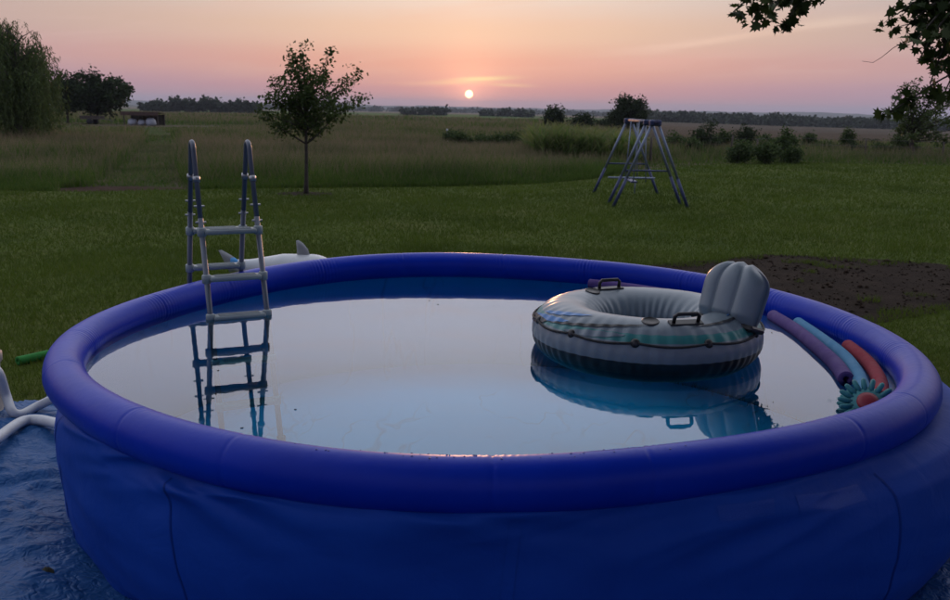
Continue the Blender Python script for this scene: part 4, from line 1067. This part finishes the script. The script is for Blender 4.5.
# spiky water toy
tp = at_z(867, 406, ZW+.03)
toy = empty('spiky_water_toy', tp, 'teal spiky wheel shaped water toy with red centre by the near rim', 'water toy')
ti = Matrix.Rotation(math.radians(38), 3, 'X') @ Matrix.Rotation(math.radians(-12), 3, 'Y')
MB().lathe([(.02, -.03), (.066, -.028), (.074, -.012), (.074, .012), (.066, .028), (.02, .03)], 28, (0, 0, 0), ti).build('core', M['toy_teal'], toy)
for k_ in range(18):
    for lay in (-1, 1):
        a = 2*PI*(k_+.25*lay)/18; d = Vector((math.cos(a), math.sin(a), .28*lay))
        mb = MB(); p0 = ti @ (d*.062); p1 = ti @ (d*.085); p2 = ti @ (d*.108); p3 = ti @ (d*.116)
        mb.tube([p0, p1, p2, p3], [.0125, .012, .0105, .005], 8).build('spike', M['toy_teal'], toy)
MB().lathe([(.036, -.036), (.044, -.03), (.044, .036), (.036, .044), (.02, .048), (0, .049)], 22, (0, 0, 0), ti).build('hub', M['toy_red'], toy)

# ------------------------------------------------------------------ inflatable dolphin on the grass behind the pool
DY = 9.4
dp = [at_y(232, 262, DY), at_y(310, 258, DY)]
dol = empty('inflatable_dolphin', (dp[0].x+.45, DY, 0), 'white inflatable dolphin lying on the grass behind the pool rim', 'inflatable toy')
hz_ = px_h(254, 292, DY)
nseg = 40; sx_ = np.linspace(0, 1, nseg); 
x0 = at_y(231, 260, DY).x-dol.location.x; x1 = at_y(345, 260, DY).x-dol.location.x
rad = np.interp(sx_, [0, .08, .3, .55, .8, .92, 1], [.05, .075, .14, .20, .19, .13, .06]); rad = np.convolve(np.pad(rad, 3, 'edge'), np.ones(7)/7, 'valid')
zc2 = np.interp(sx_, [0, .15, .35, .55, .8, 1], [.30, .25, .24, .24, .22, .18]); zc2 = np.convolve(np.pad(zc2, 3, 'edge'), np.ones(7)/7, 'valid')
zc2 = np.minimum(zc2, hz_-rad)
a_ = np.linspace(0, 2*PI, 28, endpoint=False); Sg, Ag2 = np.meshgrid(np.arange(nseg), a_, indexing='ij')
P = np.stack([(x0+(x1-x0)*sx_)[Sg], rad[Sg]*np.cos(Ag2)*1.1, zc2[Sg]+rad[Sg]*np.sin(Ag2)*np.where(np.sin(Ag2) < 0, np.minimum(1, zc2[Sg]/rad[Sg])*1.0, 1)], -1)
link('body', grid_mesh('body', P, False, True), M['dolphin'], dol)
def fin(name, outline, thick, loc, m_, parent, axis='Y'):
    """padded fin from an outline in the x-z plane"""
    o2 = [Vector((x, 0, z)) for x, z in outline]; cx_ = sum((p for p in o2), Vector())/len(o2); mb = MB(); vs_ = []; fs = []; n_ = len(o2)
    for sgn in (-1, 1):
        for sc, th_ in ((1, 0), (.82, .6), (.5, .95)):
            for p in o2: vs_.append(cx_+(p-cx_)*sc+Vector((0, sgn*th_*thick, 0)))
        vs_.append(cx_+Vector((0, sgn*thick, 0)))
    per = 3*n_+1
    for s_ in (0, 1):
        for L in (0, 1):
            for k_ in range(n_): 
                q = (s_*per+L*n_+k_, s_*per+L*n_+(k_+1) % n_, s_*per+(L+1)*n_+(k_+1) % n_, s_*per+(L+1)*n_+k_); fs.append(q if s_ else q[::-1])
        for k_ in range(n_): 
            q = (s_*per+2*n_+k_, s_*per+2*n_+(k_+1) % n_, s_*per+3*n_); fs.append(q if s_ else q[::-1])
    mb.add([p+Vector(loc) for p in vs_], fs); return mb.build(name, M[m_], parent)
def pxz(pl):
    return [(at_y(x, y, DY).x-dol.location.x, at_y(x, y, DY).z) for x, y in pl]
fin('dorsal_fin', pxz([(296, 240.5), (298.5, 240), (303, 243), (308, 249), (311, 258), (297, 258), (297, 250)]), .03, (0, 0, 0), 'dolphin_grey', dol)
fk = fin('tail_fluke', pxz([(219, 250), (222, 249.5), (232, 255), (242, 262), (238, 270), (230, 272), (225, 262)]), .03, (0, -.02, 0), 'dolphin_grey', dol)
fin('blue_marking', pxz([(231, 256), (236, 257.5), (243, 263), (240, 270), (233, 270), (230, 262)]), .034, (0, -.028, 0), 'dolphin_blue', fk)
fin('side_fin', [(.1, .16), (.2, .18), (.28, .1), (.3, .02), (.2, .03)], .025, (x0+.5, -.24, 0), 'dolphin', dol)

# ------------------------------------------------------------------ pump and hoses at the left
def hose(label, wpts, rad, ribs):
    sm = []
    pts = [Vector(p) for p in wpts]
    for i in range(len(pts)-1):
        p0 = pts[max(0, i-1)]; p1 = pts[i]; p2 = pts[i+1]; p3 = pts[min(len(pts)-1, i+2)]
        for k_ in range(24):
            q = k_/24; sm.append(.5*((2*p1)+(p2-p0)*q+(2*p0-5*p1+4*p2-p3)*q*q+(3*p1-p0-3*p2+p3)*q**3))
    o0 = sm[0].copy(); sm = [p-o0 for p in sm]
    mb = MB(); mb.tube(sm, [rad*(1+(.05 if ribs and i % 2 else 0)) for i in range(len(sm))], 14)
    o = mb.build('hose', M['hose']); o.location = o0; return tag(o, label, 'hose', 'pump hoses left of the pool')
w1 = [at_z(-14, 366, .34), at_z(-2, 372, .34), at_z(6, 395, .18), at_z(12, 411, .10), at_z(22, 414, .07), at_z(38, 406, .09), at_z(56, 398, .14), at_z(74, 394, .18)]
hose('smooth white hose dipping from the pump to the pool wall', w1, .028, False)
w2 = [at_z(-22, 452, .14), at_z(-4, 440, .12), at_z(10, 429, .10), at_z(24, 421, .09), at_z(40, 420, .09), at_z(60, 424, .12), at_z(74, 425, .14)]
hose('ribbed pale grey hose lying on the blue tarp', w2, .030, True)
pp = at_z(-16, 420, 0)
pump = empty('filter_pump', (pp.x, pp.y, .02), 'grey filter pump at the left edge beside the hoses', 'pump')
MB().lathe([(.15, 0), (.16, .02), (.13, .05), (.12, .06), (.12, .34), (.135, .36), (.135, .41), (.11, .43), (0, .44)], 28).build('housing', M['pump'], pump)
MB().lathe([(.02, .44), (.03, .46), (.02, .49), (0, .495)], 14).build('valve_cap', M['black'], pump)
MB().box((0, -.16, .12), (.16, .14, .16), None, .02).build('motor_box', M['black'], pump, False)

# ------------------------------------------------------------------ broad-leaved tree whose branches hang in from the right
def big_tree():
    base = Vector((8.6, 3.6, 0)); root = empty('broadleaf_tree', base, 'dark lobed-leaf tree with branches hanging in at the upper right', 'tree')
    rr = random.Random(17); r = np.random.default_rng(17); mb = MB()
    mb.tube([(0, 0, -.1), (0, .05, .6), (-.1, .1, 1.8), (-.15, .05, 3.0), (0, 0, 4.4), (.1, 0, 6.2)], [.42, .31, .27, .24, .18, .08], 14)
    P = []
    def spray(a, b, r0, n_tw, tl, nl, sp=.09, sag=0.0, f0=.35):
        pts = limb(mb, a, b, r0, .006, rr, .05, 7, 9, sag)
        for j in range(n_tw):
            f_ = f0+(1-f0)*(j+rr.random())/n_tw; i = min(int(f_*9), 8); q = pts[i].lerp(pts[i+1], f_*9-i)
            d = Vector((rr.gauss(0, 1), rr.gauss(0, 1), rr.gauss(-.25, .45))).normalized()*tl*rr.uniform(.5, 1.1)
            tw = limb(mb, q, q+d, .006, .002, rr, .1, 4, 3)
            for k_ in range(nl):
                s_ = rr.random(); P.append(tuple(q.lerp(q+d, s_)+Vector((rr.gauss(0, sp), rr.gauss(0, sp), rr.gauss(0, sp*.8)))))
        return pts
    w = lambda x, y, Y: at_y(x, y, Y)-base
    # first hanging branch: comes in high and droops into the frame
    A0 = Vector((-.15, .05, 3.1)); hub = w(850, -75, 9.9)
    limb(mb, A0, hub, .09, .03, rr, .04, 8, 8, sag=.7)
    spray(hub, w(733, 12, 10.1), .022, 9, .22, 9, .045, .12, .45)
    spray(hub, w(752, 22, 10.0), .018, 5, .18, 8, .045, .1, .6)
    spray(hub, w(783, 33, 10.0), .018, 8, .20, 9, .045, .1, .5)
    spray(hub, w(772, 12, 10.3), .018, 7, .20, 9, .045, .1, .5)
    spray(hub, w(806, 0, 10.0), .018, 6, .2, 9, .045, .1, .5)
    # second branch, right hand mass
    hub2 = w(985, -20, 9.0); limb(mb, A0-Vector((0, 0, .4)), hub2, .10, .035, rr, .04, 8, 8, sag=.5)
    for (x, y, n_) in ((897, 14, 9), (905, 28, 7), (918, 4, 8), (925, 34, 8), (912, 47, 7), (935, 18, 9), (948, 40, 9), (945, 8, 8), (920, 58, 6), (938, 62, 8), (930, 84, 4), (950, 78, 8), (942, 98, 4), (955, 100, 4)):
        spray(hub2, w(x, y, 9.0+rr.uniform(-.3, .4)), .016, max(3, int(n_*.55)), .16, 7, .04, .08, .62)
    spray(w(960, 70, 8.9), w(890, 112, 8.9), .010, 4, .12, 6, .04, .02, .5)
    # bare twig
    limb(mb, w(945, 30, 9.0), w(905, 41, 9.0), .006, .004, rr, .03, 5, 5); 
    mb.tube([w(905, 41, 9.0), w(893, 48, 9.0), w(882, 57, 9.0), w(873, 62.5, 9.0), w(862, 61, 9.0)], [.004, .0035, .003, .0025, .0015], 5)
    n_near = len(P)
    # unseen rest of the crown, spread wide over pool and camera to shade the foreground
    for i in range(230):
        d = Vector((rr.gauss(0, 1), rr.gauss(0, 1), rr.gauss(0, 1))).normalized()*rr.random()**.4
        wp = Vector((2.2+d.x*9.5, -.2+d.y*7.2, 7.6+d.z*3.0))
        if wp.z < 3.6+max(0, wp.y)*.42: continue                       # the crown's underside rises towards the open lawn
        tipv = wp-base; st = Vector((rr.uniform(-.6, .3), rr.uniform(-.4, .2), rr.uniform(3.2, 6.4)))
        spray(st, tipv, .05, 13, .7, 9, .20, .3, .45)
    mb.build('trunk', M['bark'], root)
    link('crown', leaf_mesh('crown', np.array(P), np.where(np.arange(len(P)) < n_near, .112, .22), LEAF_LOBED, r, .35, .7), M['leaf_maple'], root, smooth=False)
big_tree()

# ------------------------------------------------------------------ evening haze
me = bpy.data.meshes.new('haze'); x0, x1, y0, y1, z0, z1 = -9500, 9500, -9500, 9500, -32, 75
me.from_pydata([(x, y, z) for z in (z0, z1) for x, y in ((x0, y0), (x1, y0), (x1, y1), (x0, y1))], [], [(3, 2, 1, 0), (4, 5, 6, 7), (0, 1, 5, 4), (1, 2, 6, 5), (2, 3, 7, 6), (3, 0, 4, 7)]); me.update()
m = bpy.data.materials.new('haze'); m.use_nodes = True; t = m.node_tree; t.nodes.clear()
pv = t.nodes.new('ShaderNodeVolumePrincipled'); pv.inputs['Color'].default_value = (.80, .84, .95, 1); pv.inputs['Density'].default_value = 1.6e-4
out = t.nodes.new('ShaderNodeOutputMaterial'); t.links.new(pv.outputs[0], out.inputs['Volume'])
tag(link('haze', me, m, smooth=False), 'thin blue evening haze over the far fields', 'haze', kind='stuff')
